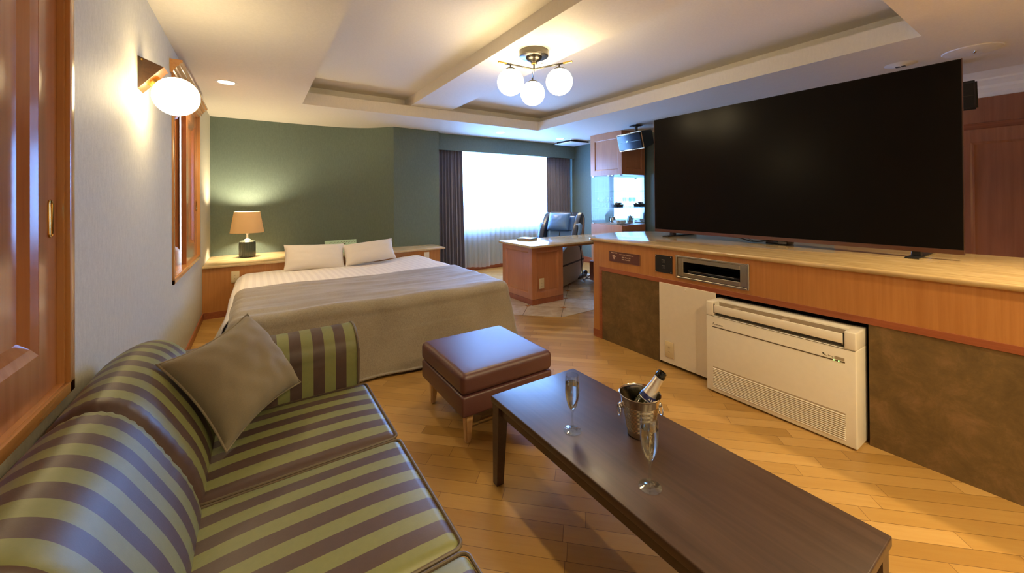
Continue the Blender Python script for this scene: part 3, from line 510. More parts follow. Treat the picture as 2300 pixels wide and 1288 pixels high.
# ceiling speakers
def speaker(label, loc, rotz, tilt, sc=1, logo=False, drop=.12):
    t_ = thing('ceiling_speaker', label, 'speaker', loc, rotz, 'ceiling speakers')        # local -Y is the front
    R_ = Matrix.Translation((0, 0, 0)) @ Matrix.Rotation(tilt, 4, 'X') @ Matrix.Scale(sc, 4); W, D, H = .235, .27, .12
    v = [(-W, 0, -H), (W, 0, -H), (W, 0, H), (-W, 0, H), (-W*.72, D, -H*.85), (W*.72, D, -H*.85), (W*.72, D, H*.85), (-W*.72, D, H*.85)]
    m = MB(); V, F = m._new(v, [(0, 1, 2, 3), (7, 6, 5, 4), (0, 4, 5, 1), (1, 5, 6, 2), (2, 6, 7, 3), (3, 7, 4, 0)], R_); bmesh.ops.bevel(m.bm, geom=list({e for q in F for e in q.edges}), offset=.012, segments=2, affect='EDGES'); part(t_, 'cabinet_body', m, M['black'], local=True)
    m = MB(); V, F = m._new([(-W+.012, -.0, -H+.012), (W-.012, 0, -H+.012), (W-.012, 0, H-.012), (-W+.012, 0, H-.012), (-W+.02, -.022, -H+.02), (W-.02, -.022, -H+.02), (W-.02, -.022, H-.02), (-W+.02, -.022, H-.02)], [(4, 5, 6, 7), (0, 1, 5, 4), (1, 2, 6, 5), (2, 3, 7, 6), (3, 0, 4, 7)], R_); part(t_, 'grille', m, M['blackg'] if logo else M['black'], local=True)
    m = MB(); m.box(-W+.02, W-.02, -.0235, -.0215, -.0025, .0025, 0, 1, R_); part(t_, 'centre_line', m, M['gun'], local=True)
    if logo:
        m = MB()
        for (a, b, c, d) in ((-W, W, H-.01, H), (-W, W, -H, -H+.01), (-W, -W+.01, -H, H), (W-.01, W, -H, H)): m.box(a, b, -.006, .002, c, d, .001, 1, R_)
        m.box(-W*.55, W*.1, -.014, .0, H-.018, H-.002, .002, 1, R_); m.box(-W*.55, W*.1, -.014, 0, -H+.002, -H+.018, .002, 1, R_)
        part(t_, 'gold_trim', m, M['bronze_edge'], 'gold edge trim', local=True)
        Fr = FR[t_.name]; text(t_, 'lettering', 'JBL', .03, Fr @ R_ @ facing((-.03, -.0245, .0), (0, -1, 0), (1, 0, 0)), M['foil'], align='CENTER')
    m = MB(); m.lathe([(.022, 0), (.022, drop)], (0, .12, H*.8*sc), 14); m.box(-.07, .07, .05, .19, H*.8*sc+drop-.002, H*.8*sc+drop+.006, .002, 1); m.box(-.04, .04, .09, .15, H*.8*sc-.02, H*.8*sc+.03, .004, 1); part(t_, 'bracket', m, M['black'], local=True); return t_
speaker('black speaker with gold edge hanging before the display cabinet', (4.60, 3.775, 2.105), -PI/2-.12, math.radians(14), 1.06, True, .14)
speaker('dark speaker hanging at the ceiling behind the television right end', (4.66, .715, 2.06), -PI/2, math.radians(12), .95, False, .18)

# ================================================================== CEILING FITTINGS
def downlight(x, y, r, lit, label, group='recessed ceiling downlights'):
    t_ = thing('downlight', label, 'downlight', (x, y, ZC), 0, group); m = MB(); m.shell([(r*.72, .012), (r*.74, -.001), (r*.85, -.005), (r, -.003), (r, .0)], (0, 0, 0), 32); part(t_, 'trim_ring', m, M['ceil2'], local=True)
    m = MB(); m.lathe([(.0005, -.0005), (r*.74, -.0005), (r*.74, .002), (.0005, .002)], (0, 0, 0), 24); part(t_, 'lit_lens' if lit else 'lens', m, M['bulb'] if lit else M['chrome'], local=True); return t_
downlight(-.22, 4.38, .085, True, 'lit recessed downlight above the left side of the bed'); downlight(3.34, 5.37, .085, True, 'lit recessed downlight in front of the window left half'); downlight(4.62, 5.37, .085, True, 'lit recessed downlight beside the ceiling vent')
t_ = thing('ceiling_sensor', 'round white ceiling fitting with dark slots above the television', 'ceiling fitting', (4.44, .876, ZC)); m = MB(); m.lathe([(.0005, -.018), (.04, -.018), (.05, -.012), (.085, -.006), (.1, 0)], (0, 0, 0), 32); part(t_, 'housing', m, M['ceil2'], local=True)
m = MB(); m.box(-.02, .02, -.03, -.005, -.0195, -.017); m.box(-.02, .02, .005, .03, -.0195, -.017); part(t_, 'slots', m, M['black'], local=True)
t_ = thing('round_ceiling_light', 'wide unlit round ceiling light near the right edge', 'ceiling light', (4.464, .498, ZC)); m = MB(); m.lathe([(.0005, -.012), (.12, -.012), (.15, -.006), (.155, 0)], (0, 0, 0), 40); part(t_, 'cover', m, M['ceil2'], local=True)
for k in range(3): m = MB(); m.sphere((-.02+.02*k, -.02+.005*k, -.014), .008, 10, 6); part(t_, 'small_lens', m, M['chrome'], local=True)
vt = thing('ceiling_vent', 'square white ceiling vent panel with dark gap by the window', 'vent', (5.04, 5.50, ZC)); m = MB(); m.box(4.80, 5.30, 5.27, 5.74, ZC-.052, ZC-.042, .004, 2); part(vt, 'cover_panel', m, M['ceil2']); m = MB(); m.box(4.83, 5.27, 5.30, 5.71, ZC-.042, ZC-.007); part(vt, 'dark_gap', m, M['dark']); m = MB(); m.box(4.79, 5.31, 5.26, 5.75, ZC-.008, ZC, .002, 1); part(vt, 'ceiling_frame', m, M['ceil2'])
# three-globe ceiling lamp
LX, LY, ZB = 1.93, 2.565, 2.503; ch = thing('ceiling_lamp', 'three-globe ceiling lamp with dark canopy and brass tips', 'lamp', (LX, LY, ZB))
m = MB(); m.lathe([(.122, 0), (.120, -.045), (.112, -.05), (.0005, -.05)], (0, 0, 0), 40); part(ch, 'canopy', m, M['gun'], local=True); m = MB(); m.lathe([(.068, -.05), (.066, -.062), (.052, -.078), (.03, -.088), (.02, -.098), (.0005, -.098)], (0, 0, 0), 32); part(ch, 'collar', m, M['gun'], local=True)
m = MB(); m.lathe([(.022, -.098), (.024, -.104), (.018, -.11), (.0005, -.11)], (0, 0, 0), 24); part(ch, 'brass_ring', m, M['brass'], local=True); m = MB(); m.tube([(0, 0, -.1), (0, 0, -.152)], .007, 12); m.sphere((0, 0, -.15), .011, 12, 8); m.tube([(.035, -.06, -.05), (.036, -.061, -.11)], .0012, 6); m.sphere((.036, -.061, -.112), .004, 8, 6); part(ch, 'stem', m, M['gun'], local=True)
vx, vy = math.sin(YAW), math.cos(YAW)
for k in range(3):
    a = math.atan2(vy, vx)+k*2*PI/3; dx, dy = math.cos(a), math.sin(a); za = -.150
    m = MB(); m.tube([(dx*.005, dy*.005, za), (dx*.265, dy*.265, za+.004)], .007, 12); ar = part(ch, 'arm', m, M['gun'], local=True); m = MB(); m.tube([(dx*.262, dy*.262, za+.004), (dx*.335, dy*.335, za+.005)], .0085, 12); part(ar, 'brass_tip', m, M['brass'], local=True)
    c = (dx*.225, dy*.225, za-.14); m = MB(); m.sphere(c, .106, 40, 20); gb = part(ch, 'globe', m, M['globe'], 'lit white globe', local=True); m = MB(); m.lathe([(.045, .09), (.045, .103), (.02, .118), (.006, .122), (.006, .15)], c, 24); part(gb, 'globe_cap', m, M['gun'], local=True)
# wall sconce
sc = thing('wall_sconce', 'white glass globe sconce on a wooden wedge on the left wall', 'lamp', (XL, 2.66, 1.9)); m = MB(); m.prism([(XL, 2.003), (-.386, 1.961), (XL, 1.838)], 2.606, 2.716, 'y', .0015, 1); part(sc, 'wedge_bracket', m, M['walnut'])
m = MB(); m.lathe([(.0055, 0), (.005, .002), (.0005, .003)], (0, 0, 0), 12, facing((-.468, 2.606, 1.985), (0, -1, 0), (1, 0, 0))); part(sc, 'screw', m, M['brass'])
gc = Vector((-.345, 2.66, 1.828)); bc = Vector((-.437, 2.66, 1.899)); m = MB(); m.tube([bc, bc.lerp(gc, .35)], .032, 24); part(sc, 'neck', m, M['brass'])
m = MB(); m.sphere(gc, .0985, 40, 20); part(sc, 'globe', m, M['globew'], 'lit white glass globe')

# ================================================================== BED CORNER
hb = thing('headboard', 'long wooden headboard cabinet with beige marble shelf behind the bed', 'headboard', (.9, 5.6, 0)); m = MB(); m.box(XL+.001, 2.25, 5.309, 5.33, .0, .548); m.box(2.23, 2.25, 5.33, 5.78, 0, .548); part(hb, 'front_panel', m, M['orange'])
m = MB(); m.prism([(XL+.001, 5.283), (2.322, 5.283), (2.33, 5.74), (2.2, 5.778), (1.712, 5.748), (1.665, 5.796), (1.6, 5.87), (1.52, 5.96), (1.42, 6.05), (1.31, 6.115), (1.2, 6.16), (1.08, 6.195), (.8, 6.226), (XL+.001, 6.227)], .546, .574, 'z', .008, 3); part(hb, 'marble_shelf', m, M['marblex'])
m = MB(); m.box(XL+.001, 2.25, 5.303, 5.309, 0, .07); part(hb, 'plinth', m, M['redtrim'])
BXC, BYF, BYH = .885, 2.97, 5.27
bd = thing('bed', 'wide double bed with white mattress under the taupe bedspread', 'bed', (BXC, 4.1, 0)); m = MB(); m.soft(-.16, 1.93, 3.0, 5.30, .2, .44, .06, 3, 4); part(bd, 'mattress', m, M['linen']); m = MB(); m.box(-.12, 1.89, 3.06, 5.29, .05, .2, .01, 1); part(bd, 'bed_base', m, M['cush'])
def drape(u, v, xa, xb, ya, yb, zt, hem, R=.09, flare=.10, seed=0, foot=True, rip=.02, ripf=9):
    # u, v: arc positions across / along. top rectangle xa..xb, y >= ya (foot edge at ya); hangs over both sides and the foot
    dx = max(0, xa-u, u-xb); sx = -1 if u < xa else 1; dy = max(0, ya-v) if foot else 0
    d = math.hypot(dx, dy); x, y = min(max(u, xa), xb), max(v, ya)
    if d < 1e-6:
        z = zt; 
    else:
        nx, ny = (sx*dx/d, -dy/d); q = R*PI/2
        if d < q: a = d/R; off, drop = R*math.sin(a), R*(1-math.cos(a))
        else: e = d-q; fl_ = flare*(1+(.45*max(0, -nx)-.5*max(0, nx))) if foot else flare; off = R+fl_*e/.45; drop = R+e*.97
        drop = min(drop, hem)
        al = (u if dy > dx else v)
        k = min(1, drop/.3); off += rip*k*math.sin(al*ripf+seed)*.6+rip*k*math.sin(al*ripf*2.3+1.3*seed)*.35
        x += nx*off; y += ny*off; z = zt-drop
    n_ = noise.noise((x*2.3, y*3.5, seed)); z += .010*n_*(1 if d < .1 else 0)
    return Vector((x, y, z))
def top_z(x, y): return .505-.045*max(0, (y-4.35)/.9)**1.3*(1 if x < 1.4 else max(.0, 1-(x-1.4)/.45))+.006*math.sin(x*3+1)
def mk(fn, nu, nv, th): 
    m = MB(); m.grid(fn, nu, nv); b = m.bm; bmesh.ops.recalc_face_normals(b, faces=b.faces)
    if sum(f.normal.z*f.calc_area() for f in b.faces) < 0: bmesh.ops.reverse_faces(b, faces=b.faces)
    bmesh.ops.solidify(b, geom=b.faces[:], thickness=th); return m
def fd(a, b):
    u = -.50+a*(2.78); v = 3.25+b*2.03
    p = drape(u, v, -.06, 1.86, 0, 9, .505, .36, .14, .05, 3, False, .012, 7); k = top_z(p.x, p.y)-.505
    p.z += k-.001+.004*noise.noise((p.x*6, p.y*9, 1)); p.y = min(p.y, 5.275); return p
m = mk(fd, 120, 70, .006); solo('duvet', 'white satin-striped duvet at the head of the bed', 'duvet', m, M['duvet'], (.9, 4.6, .5), ang=60)
def fs(a, b):
    u = -.60+a*(2.95); e = 4.02+.05*math.sin(u*1.7)+.06*(u > 1.2)*(u-1.2); v = 2.40+b*(e-2.40)
    p = drape(u, v, -.075, 1.875, 3.05, 9, .522, .496, .085, .14, 1.2, True, .026, 5.5); 
    wr = .007*noise.noise((p.x*1.1, p.y*7, 4))+.004*noise.noise((p.x*2.5, p.y*15, 7))+.003; p.z += wr*min(1, max(0, (p.z-.3)/.2))*1.3+(top_z(p.x, p.y)-.505 if p.z > .3 else 0); p.z = max(p.z, .026); return p
m = mk(fs, 200, 130, .008); solo('bedspread', 'taupe woven bedspread over the foot half of the bed', 'bedspread', m, M['spread'], (.9, 3.4, .5), ang=60)
def pillow_mb(W, H, T, seed=0, pinch=.055, n=26, crease=.006, bk=1.):
    m = MB()
    for sg in (-1, 1):
        def f(a, b):
            u, v = 2*a-1, 2*b-1; t_ = (max(0, 1-abs(u)**2.6)*max(0, 1-abs(v)**2.6))**.55
            x = W/2*u*(1-pinch*(1-abs(v)**2)*abs(u)**3*1.0); y = H/2*v*(1-pinch*(1-abs(u)**2)*abs(v)**3*1.3)
            wr = crease*noise.noise((u*4+seed, v*4, sg*2.))*(.3+t_); return Vector((x, y, sg*(T/2*t_*(bk if sg < 0 else 1))+wr*(1 if t_ > .01 else 0)))
        m.grid(f, n, n)
    return m
def pillow_on(name, label, cat, TL, TR, BL, T, mat, group, seed):
    TL, TR, BL = Vector(TL), Vector(TR), Vector(BL); u = TR-TL; v = TL-BL; W, H = u.length, v.length; u.normalize(); v = (v-u*v.dot(u)).normalized(); nrm = u.cross(v)
    c = (TR+BL)/2; F = Matrix(((u.x, v.x, nrm.x, c.x), (u.y, v.y, nrm.y, c.y), (u.z, v.z, nrm.z, c.z), (0, 0, 0, 1)))
    t_ = thing(name, label, cat, tuple(c), 0, group); m = pillow_mb(W, H, T, seed, .055 if cat == 'pillow' else .11, 30, .003 if cat == 'pillow' else .007, 1 if cat == 'pillow' else .45); bmesh.ops.transform(m.bm, matrix=F, verts=m.bm.verts); part(t_, 'pillow_body' if cat == 'pillow' else 'cushion_body', m, mat, ang=70)
    return t_, F, W, H
pillow_on('pillow', 'left white pillow leaning against the headboard', 'pillow', (.255, 5.19, .765), (.905, 5.19, .735), (.265, 5.04, .475), .18, M['linen'], 'bed pillows', 1)
pillow_on('pillow', 'right white pillow leaning against the headboard, pointed corner raised', 'pillow', (.895, 5.19, .715), (1.51, 5.18, .765), (.905, 5.04, .47), .18, M['linen'], 'bed pillows', 5)
lf = thing('leaflet', 'pale green folded leaflet standing on the headboard shelf behind the pillows', 'leaflet', (.96, 5.62, .574)); m = MB(); Mx = Matrix.Translation((.955, 5.60, .575)) @ Matrix.Rotation(.06, 4, 'Z') @ Matrix.Rotation(-.15, 4, 'X'); m.box(-.2, .2, -.001, .001, 0, .165, 0, 1, Mx); part(lf, 'card', m, M['mint']); m = MB(); Mx2 = Matrix.Translation((.955, 5.665, .575)) @ Matrix.Rotation(.06, 4, 'Z') @ Matrix.Rotation(.2, 4, 'X'); m.box(-.2, .2, -.001, .001, 0, .165, 0, 1, Mx2); part(lf, 'back_flap', m, M['mint'])
m = MB()
for k in range(26): x_ = -.14+.013*k; m.box(x_, x_+random.uniform(.004, .01), -.0022, -.001, .125+.006*(k % 3), .128+.006*(k % 3)+random.uniform(.002, .006), 0, 1, Mx)
m.box(.025, .06, -.003, -.001, .108, .12, 0, 1, Mx); part(lf, 'printing', m, M['ink'])
# table lamp
tl = thing('table_lamp', 'table lamp with taupe shade and ribbed dark green base', 'lamp', (-.09, 5.89, .574)); rib = lambda a, z: 1-.03*abs(math.sin(a*14))
m = MB(); m.lathe([(.078, 0), (.086, .006), (.089, .03), (.089, .165), (.086, .19), (.07, .205), (.035, .212), (.0005, .214)], (0, 0, 0), 112, None, rib); part(tl, 'ribbed_base', m, M['ceramic'], local=True); m = MB(); m.lathe([(.035, .212), (.03, .22), (.012, .228), (.009, .27), (.014, .3), (.012, .31), (.0005, .31)], (0, 0, 0), 24); part(tl, 'neck', m, M['china'], local=True)
m = MB(); m.shell([(.181, .305), (.136, .567), (.1345, .567), (.1795, .305), (.181, .305)], (0, 0, 0), 48); part(tl, 'lamp_shade', m, M['shade'], 'taupe drum shade', local=True); m = MB(); m.sphere((0, 0, .49), .042, 20, 12); part(tl, 'bulb', m, emit('lamp_bulb', (1, .8, .5), 650), local=True)

# ================================================================== CURTAINS
def cloth(name, label, cat, x0, x1, y, z0, z1, folds, amp, mat, group, seed, spread=0, th=.003, hemw=0):
    rnd = random.Random(seed); ph = [rnd.uniform(0, 6) for _ in range(4)]; n = int(folds*14)
    def f(a, b):
        fl = 1-b; A = amp*(.6+.5*fl); s_ = a*folds*2*PI
        x = x0+(x1-x0)*a+spread*fl*(a-.0 if spread > 0 else a)+.25*A*math.sin(2*s_+ph[0])*.3; yy = y+A*math.sin(s_+.8*math.sin(a*9+ph[1])+.25*fl*math.sin(a*20+ph[2]))+.3*A*math.sin(2.3*s_+ph[3])
        return Vector((x, yy, z0+(z1-z0)*b+(hemw*math.sin(a*7+seed) if b == 0 else 0)))
    m = MB(); m.grid(f, n, 24); 
    if th: bmesh.ops.solidify(m.bm, geom=m.bm.faces[:], thickness=th)
    return solo(name, label, cat, m, mat, ((x0+x1)/2, y, z0), group, ang=80)
cloth('curtain', 'mauve-grey pleated curtain at the left of the window', 'curtain', 2.475, 2.965, 6.02, .025, 2.148, 8, .024, M['curtain'], 'window curtains', 3, .04)
cloth('curtain', 'mauve-grey pleated curtain at the right of the window, behind the massage chair', 'curtain', 4.82, 5.45, 6.02, .025, 2.148, 8, .024, M['curtain'], 'window curtains', 8)
cloth('sheer_curtain', 'white sheer curtain covering the left part of the window', 'curtain', 2.8, 3.56, 6.105, .06, 2.148, 8, .016, M['sheer'], 'sheer window curtains', 5, 0, 0, .012)
cloth('sheer_curtain', 'white sheer curtain covering the wider right part of the window', 'curtain', 3.545, 5.1, 6.12, .065, 2.148, 14, .014, M['sheer'], 'sheer window curtains', 6, 0, 0, .012)

# ================================================================== MASSAGE CHAIR (local -Y faces forward)
mc = thing('massage_chair', 'black and blue massage chair standing behind the marble desk', 'chair', (3.81, 4.64, .004), math.radians(-65))
def L(name, m, mat, **k): return part(mc, name, m, mat, local=True, **k)
side = [(-.40, .02), (.16, .02), (.32, .10), (.43, .24), (.44, .36), (.37, .47), (.2, .54), (0, .575), (-.22, .56), (-.38, .48), (-.47, .34), (-.48, .16)]
for s_ in (-1, 1):
    m = MB(); m.prism([(y, z) for y, z in side], min(s_*.27, s_*.35), max(s_*.27, s_*.35), 'x', .015, 3); sp_ = L('side_shell', m, M['taupe'], label='taupe side shell'); m = MB(); m.box(min(s_*.345, s_*.354), max(s_*.345, s_*.354), -.45, .43, .30, .325, .002, 1); part(sp_, 'black_band', m, M['black'], local=True)
m = MB(); m.soft(-.265, .265, -.42, .25, .22, .43, .05, 3, 4, .02); L('seat', m, M['bleather']); m = MB(); m.soft(-.26, .26, -.60, -.42, .05, .40, .06, 3, 3); L('legrest', m, M['bleather'])
tilt = Matrix.Translation((0, .17, .34)) @ Matrix.Rotation(math.radians(-22), 4, 'X')
m = MB(); m.soft(-.24, .24, -.03, .07, 0, .70, .045, 3, 5, 0, None, tilt); L('backrest', m, M['bluele'], label='blue-grey leather backrest')
for s_ in (-1, 1):
    m = MB(); m.prism([(-.10, .02), (.16, -.02), (.2, .5), (.14, .72), (.02, .765), (-.035, .70), (-.12, .42)], min(s_*.235, s_*.33), max(s_*.235, s_*.33), 'x', .02, 3, tilt); L('shoulder_wing', m, M['bleather']); m = MB(); m.prism([(.05, .0), (.10, .0), (.12, .5), (.085, .70), (.05, .70), (.075, .5)], min(s_*.326, s_*.336), max(s_*.326, s_*.336), 'x', .003, 1, tilt); L('side_strip', m, M['taupe'], label='taupe side strip')
    m = MB(); m.soft(min(s_*.25, s_*.37), max(s_*.25, s_*.37), -.09, -.0, .28, .56, .04, 3, 3, 0, None, tilt); L('shoulder_pad', m, M['bluele'], label='blue-grey shoulder pad')
m = MB(); m.box(-.25, .25, .06, .15, .0, .72, .03, 3, tilt); m.prism([(.0, .68), (.15, .66), (.13, .745), (.03, .775)], -.25, .25, 'x', .015, 2, tilt); L('back_shell', m, M['bleather'])
m = MB(); hp = pillow_mb(.37, .29, .15, 3, .0, 24, .003); bmesh.ops.transform(hp.bm, matrix=tilt @ Matrix.Translation((-.02, -.085, .57)) @ Matrix.Rotation(PI/2, 4, 'X'), verts=hp.bm.verts); L('headrest', hp, M['bluele'], label='blue-grey headrest pillow', ang=70)
m = MB(); m.box(-.005, .005, -.034, -.028, .03, .42, 0, 1, tilt); m.tube([tilt @ Vector((-.22, -.034, .44)), tilt @ Vector((.22, -.034, .44))], .004, 6); L('seam', m, M['black'])
m = MB(); m.prism([(-.02, .5), (.05, .53), (.045, .57), (-.03, .54)], .332, .345, 'x', .002, 1, tilt); L('badge', m, M['gun']); m = MB(); m.box(-.3, .3, -.35, .40, 0, .06, .01, 1); m.box(.25, .33, .3, .62, .0, .05, .015, 2); m.sphere((.30, .63, .05), .05, 16, 10, (.7, 1, 1)); L('base', m, M['black'])
m = MB(); P0 = [(3.98, 4.20, .60), (4.0, 4.19, .4), (4.0, 4.18, .2), (4.06, 4.22, .07), (4.12, 4.26, .03), (4.25, 4.40, .012), (4.45, 4.52, .012), (4.62, 4.62, .012), (4.80, 4.66, .012)]; m.tube(P0, .006, 8); m.tube([(4.62, 4.62, .012), (4.5, 4.50, .012), (4.4, 4.40, .012), (4.36, 4.45, .012), (4.45, 4.52, .012)], .006, 8)
solo('power_cord', 'black power cord lying on the tiles beside the massage chair', 'cord', m, M['black'], (4.3, 4.4, .01))

# ================================================================== SOFA
sf = thing('sofa', 'long sofa in green and brown striped leather along the left wall', 'sofa', (0, .9, 0))
YA, YZ = 1.93, .33; bounds = [(1.93, 1.424), (1.416, .884), (.876, .335)]
m = MB(); m.box(-.44, .405, .12, 2.18, .07, .285, .02, 2); part(sf, 'base', m, stripes('stripe_base', 1, 1.469))
prof = [(-.10, .30), (-.125, .40), (-.138, .46), (-.160, .52), (-.187, .575), (-.218, .632), (-.250, .685), (-.283, .725), (-.318, .748), (-.355, .757), (-.395, .745), (-.432, .715), (-.455, .66), (-.462, .56), (-.462, .30)]
# resample the profile smoothly
pv = [Vector((a, 0, b)) for a, b in prof]; PF = []
for i in range(len(pv)-1):
    p0, p1, p2, p3 = pv[max(i-1, 0)], pv[i], pv[i+1], pv[min(i+2, len(pv)-1)]
    for k in range(4):
        t_ = k/4; PF.append(.5*((2*p1)+(-p0+p2)*t_+(2*p0-5*p1+4*p2-p3)*t_*t_+(-p0+3*p1-3*p2+p3)*t_**3))
PF.append(pv[-1]); NP = len(PF)
def backc(y1, y0, seedv, phase, gather=0, topcurve=0):
    n = 40; L_ = y1-y0
    def f(a, b):
        i = int(round(a*(NP-1))); p = PF[i]; q = (PF[min(i+1, NP-1)]-PF[max(i-1, 0)]).normalized(); nr = Vector((q.z, 0, -q.x))
        if nr.x < 0 and i < NP*.5: nr = -nr
        nr = Vector((-.0, 0, 0)) if False else (p-Vector((-.30, 0, .50))).normalized()
        e = min(b, 1-b)*L_; r = .045; k = 0 if e > r else (1-math.sqrt(max(0, 1-(1-e/r)**2)))
        y = y0+b*L_; off = -.035*k
        if topcurve and b > .55: s_ = (b-.55)/.45; off -= .09*s_**2.2*max(0, (a-.35))*1.4
        if gather:
            gz = math.exp(-(1-b)*L_/.055) if gather == 1 else math.exp(-b*L_/.055); off += .0028*gz*math.sin(i*2.7+.6*math.sin(i))*(1 if 4 < i < NP-10 else 0)
        off += .006*math.sin(PI*b)*math.sin(PI*a)+.002*noise.noise((y*6, a*8, seedv))
        return Vector((p.x, y, p.z))+nr*off
    m = MB(); m.grid(f, NP, n); cs = []
    return m
for j, (y1, y0) in enumerate(bounds):
    ph = (1.469, 1.353, .815)[j]
    m = backc(y1+(.17 if j == 0 else 0), y0-(.0 if j < 2 else .2)-.004, j, ph, {0: 2, 1: 1, 2: 0}[j], 1 if j == 0 else 0); part(sf, 'back_cushion', m, stripes('stripe_back', 1, (1.469, 1.364, .815)[j]), ang=60)
    m = MB(); m.soft(-.16, .436, y0, y1, .285, .412, .03, 4, 8, .018); cu_ = part(sf, 'seat_cushion', m, stripes('stripe_seat', 1, ph), ang=60)
    m = MB(); r = .022
    for zz, ins_ in ((.4045, .009), (.292, .009)):
        x0, x1, a, b = -.16+ins_, .436-ins_*.2, y0+ins_*.35, y1-ins_*.35; pts = []
        for cx, cy, s0 in ((x1-r, b-r, 0), (x0+r, b-r, 1), (x0+r, a+r, 2), (x1-r, a+r, 3)):
            for k in range(6): c = s0*PI/2+k/5*PI/2; pts.append((cx+r*math.cos(c), cy+r*math.sin(c), zz))
        m.tube(pts, .0048, 8, True)
    part(cu_, 'piping', m, M['ink'], 'dark piping')
def armrest(yi, yo, label):
    s_ = 1 if yo > yi else -1; w_ = abs(yo-yi); m = MB(); P = [(yi, .10), (yi, .52)]; R_ = w_/2
    for k in range(13): c = PI-PI*k/12; P.append(((yi+yo)/2+s_*R_*math.cos(c), .665-R_*.75+R_*.75*math.sin(c)))
    P += [(yo, .52), (yo, .10)]; m.prism(P, -.44, .408, 'x', .018, 4); a_ = part(sf, 'armrest', m, stripes('stripe_arm', 0, .075, .0915), label)
    m = MB(); Q = [(y, z) for y, z in P]; m.tube([(.400, y, z) for y, z in Q], .0055, 8); part(a_, 'piping', m, M['ink'], 'dark piping')
armrest(1.932, 2.175, None); armrest(.328, .10, None)
for x_ in (-.38, .34):
    for y_ in (.2, 2.1): m = MB(); m.lathe([(.022, 0), (.03, .075)], (x_, y_, 0), 16); part(sf, 'leg', m, M['darkwood'])
# throw cushion leaning in the corner
ts, F, W, H = pillow_on('throw_cushion', 'grey-brown square cushion leaning in the corner of the striped sofa', 'cushion', (-.255, 1.74, .742), (-.012, 2.02, .80), (-.105, 1.595, .435), .22, M['cush'], None, 9)
m = MB(); n = 60; pts = []
for k in range(n):
    s_ = k/n*4; i = int(s_); t_ = 2*(s_-i)-1; u, v = [(t_, 1), (1, -t_), (-t_, -1), (-1, t_)][i]; pts.append(F @ Vector((W/2*u*(1-.11*(1-abs(v)**2)*abs(u)**3), H/2*v*(1-.11*(1-abs(u)**2)*abs(v)**3*1.3), 0)))
m.tube(pts, .004, 8, True); part(ts, 'piping', m, M['cush'])

# ================================================================== OTTOMAN, TABLE, DRINKS
ot = thing('ottoman', 'square burgundy leather ottoman with pale wooden legs', 'ottoman', (1.165, 2.07, 0)); m = MB(); m.soft(.868, 1.462, 1.778, 2.37, .268, .380, .032, 4, 8, .004); part(ot, 'seat', m, M['oleather'], ang=60); m = MB(); m.box(.872, 1.458, 1.782, 2.366, .158, .266, .012, 3); part(ot, 'base', m, M['oleather'])
for x_, sx in ((.925, -1), (1.405, 1)):
    for y_, sy in ((1.835, -1), (2.312, 1)):
        m = MB(); a, b = .024, .015; vs_ = [(x_+dx*b-sx*.0, y_+dy*b, 0) for dx, dy in ((-1, -1), (1, -1), (1, 1), (-1, 1))]+[(x_+dx*a-sx*.005, y_+dy*a-sy*.005, .158) for dx, dy in ((-1, -1), (1, -1), (1, 1), (-1, 1))]
        V, Fc = m._new(vs_, [(3, 2, 1, 0), (4, 5, 6, 7), (0, 1, 5, 4), (1, 2, 6, 5), (2, 3, 7, 6), (3, 0, 4, 7)]); bmesh.ops.bevel(m.bm, geom=list({e for q in Fc for e in q.edges}), offset=.006, segments=3, affect='EDGES'); part(ot, 'leg', m, M['legwood'])
TBx0, TBx1, TBy0, TBy1 = .882, 1.383, .300, 1.517; tt = thing('coffee_table', 'long dark brown wooden coffee table on the wood floor', 'table', (1.13, .91, 0))
m = MB(); m.box(TBx0, TBx1, TBy0, TBy1, .362, .39, .004, 3); part(tt, 'tabletop', m, M['darkwood']); m = MB()
m.box(TBx0+.02, TBx0+.04, TBy0+.04, TBy1-.04, .315, .362); m.box(TBx1-.04, TBx1-.02, TBy0+.04, TBy1-.04, .315, .362); m.box(TBx0+.04, TBx1-.04, TBy0+.02, TBy0+.04, .315, .362); m.box(TBx0+.04, TBx1-.04, TBy1-.04, TBy1-.02, .315, .362); part(tt, 'apron', m, M['darkwood'])
for x_, sx in ((TBx0+.006, 1), (TBx1-.006, -1)):
    for y_, sy in ((TBy0+.006, 1), (TBy1-.006, -1)):
        m = MB(); a, b = .052, .034; vs_ = [(x_+sx*i*b, y_+sy*j*b, 0) for i, j in ((0, 0), (1, 0), (1, 1), (0, 1))]+[(x_+sx*i*a, y_+sy*j*a, .362) for i, j in ((0, 0), (1, 0), (1, 1), (0, 1))]
        m._new(vs_, [(3, 2, 1, 0), (4, 5, 6, 7), (0, 1, 5, 4), (1, 2, 6, 5), (2, 3, 7, 6), (3, 0, 4, 7)]); part(tt, 'leg', m, M['darkwood'])
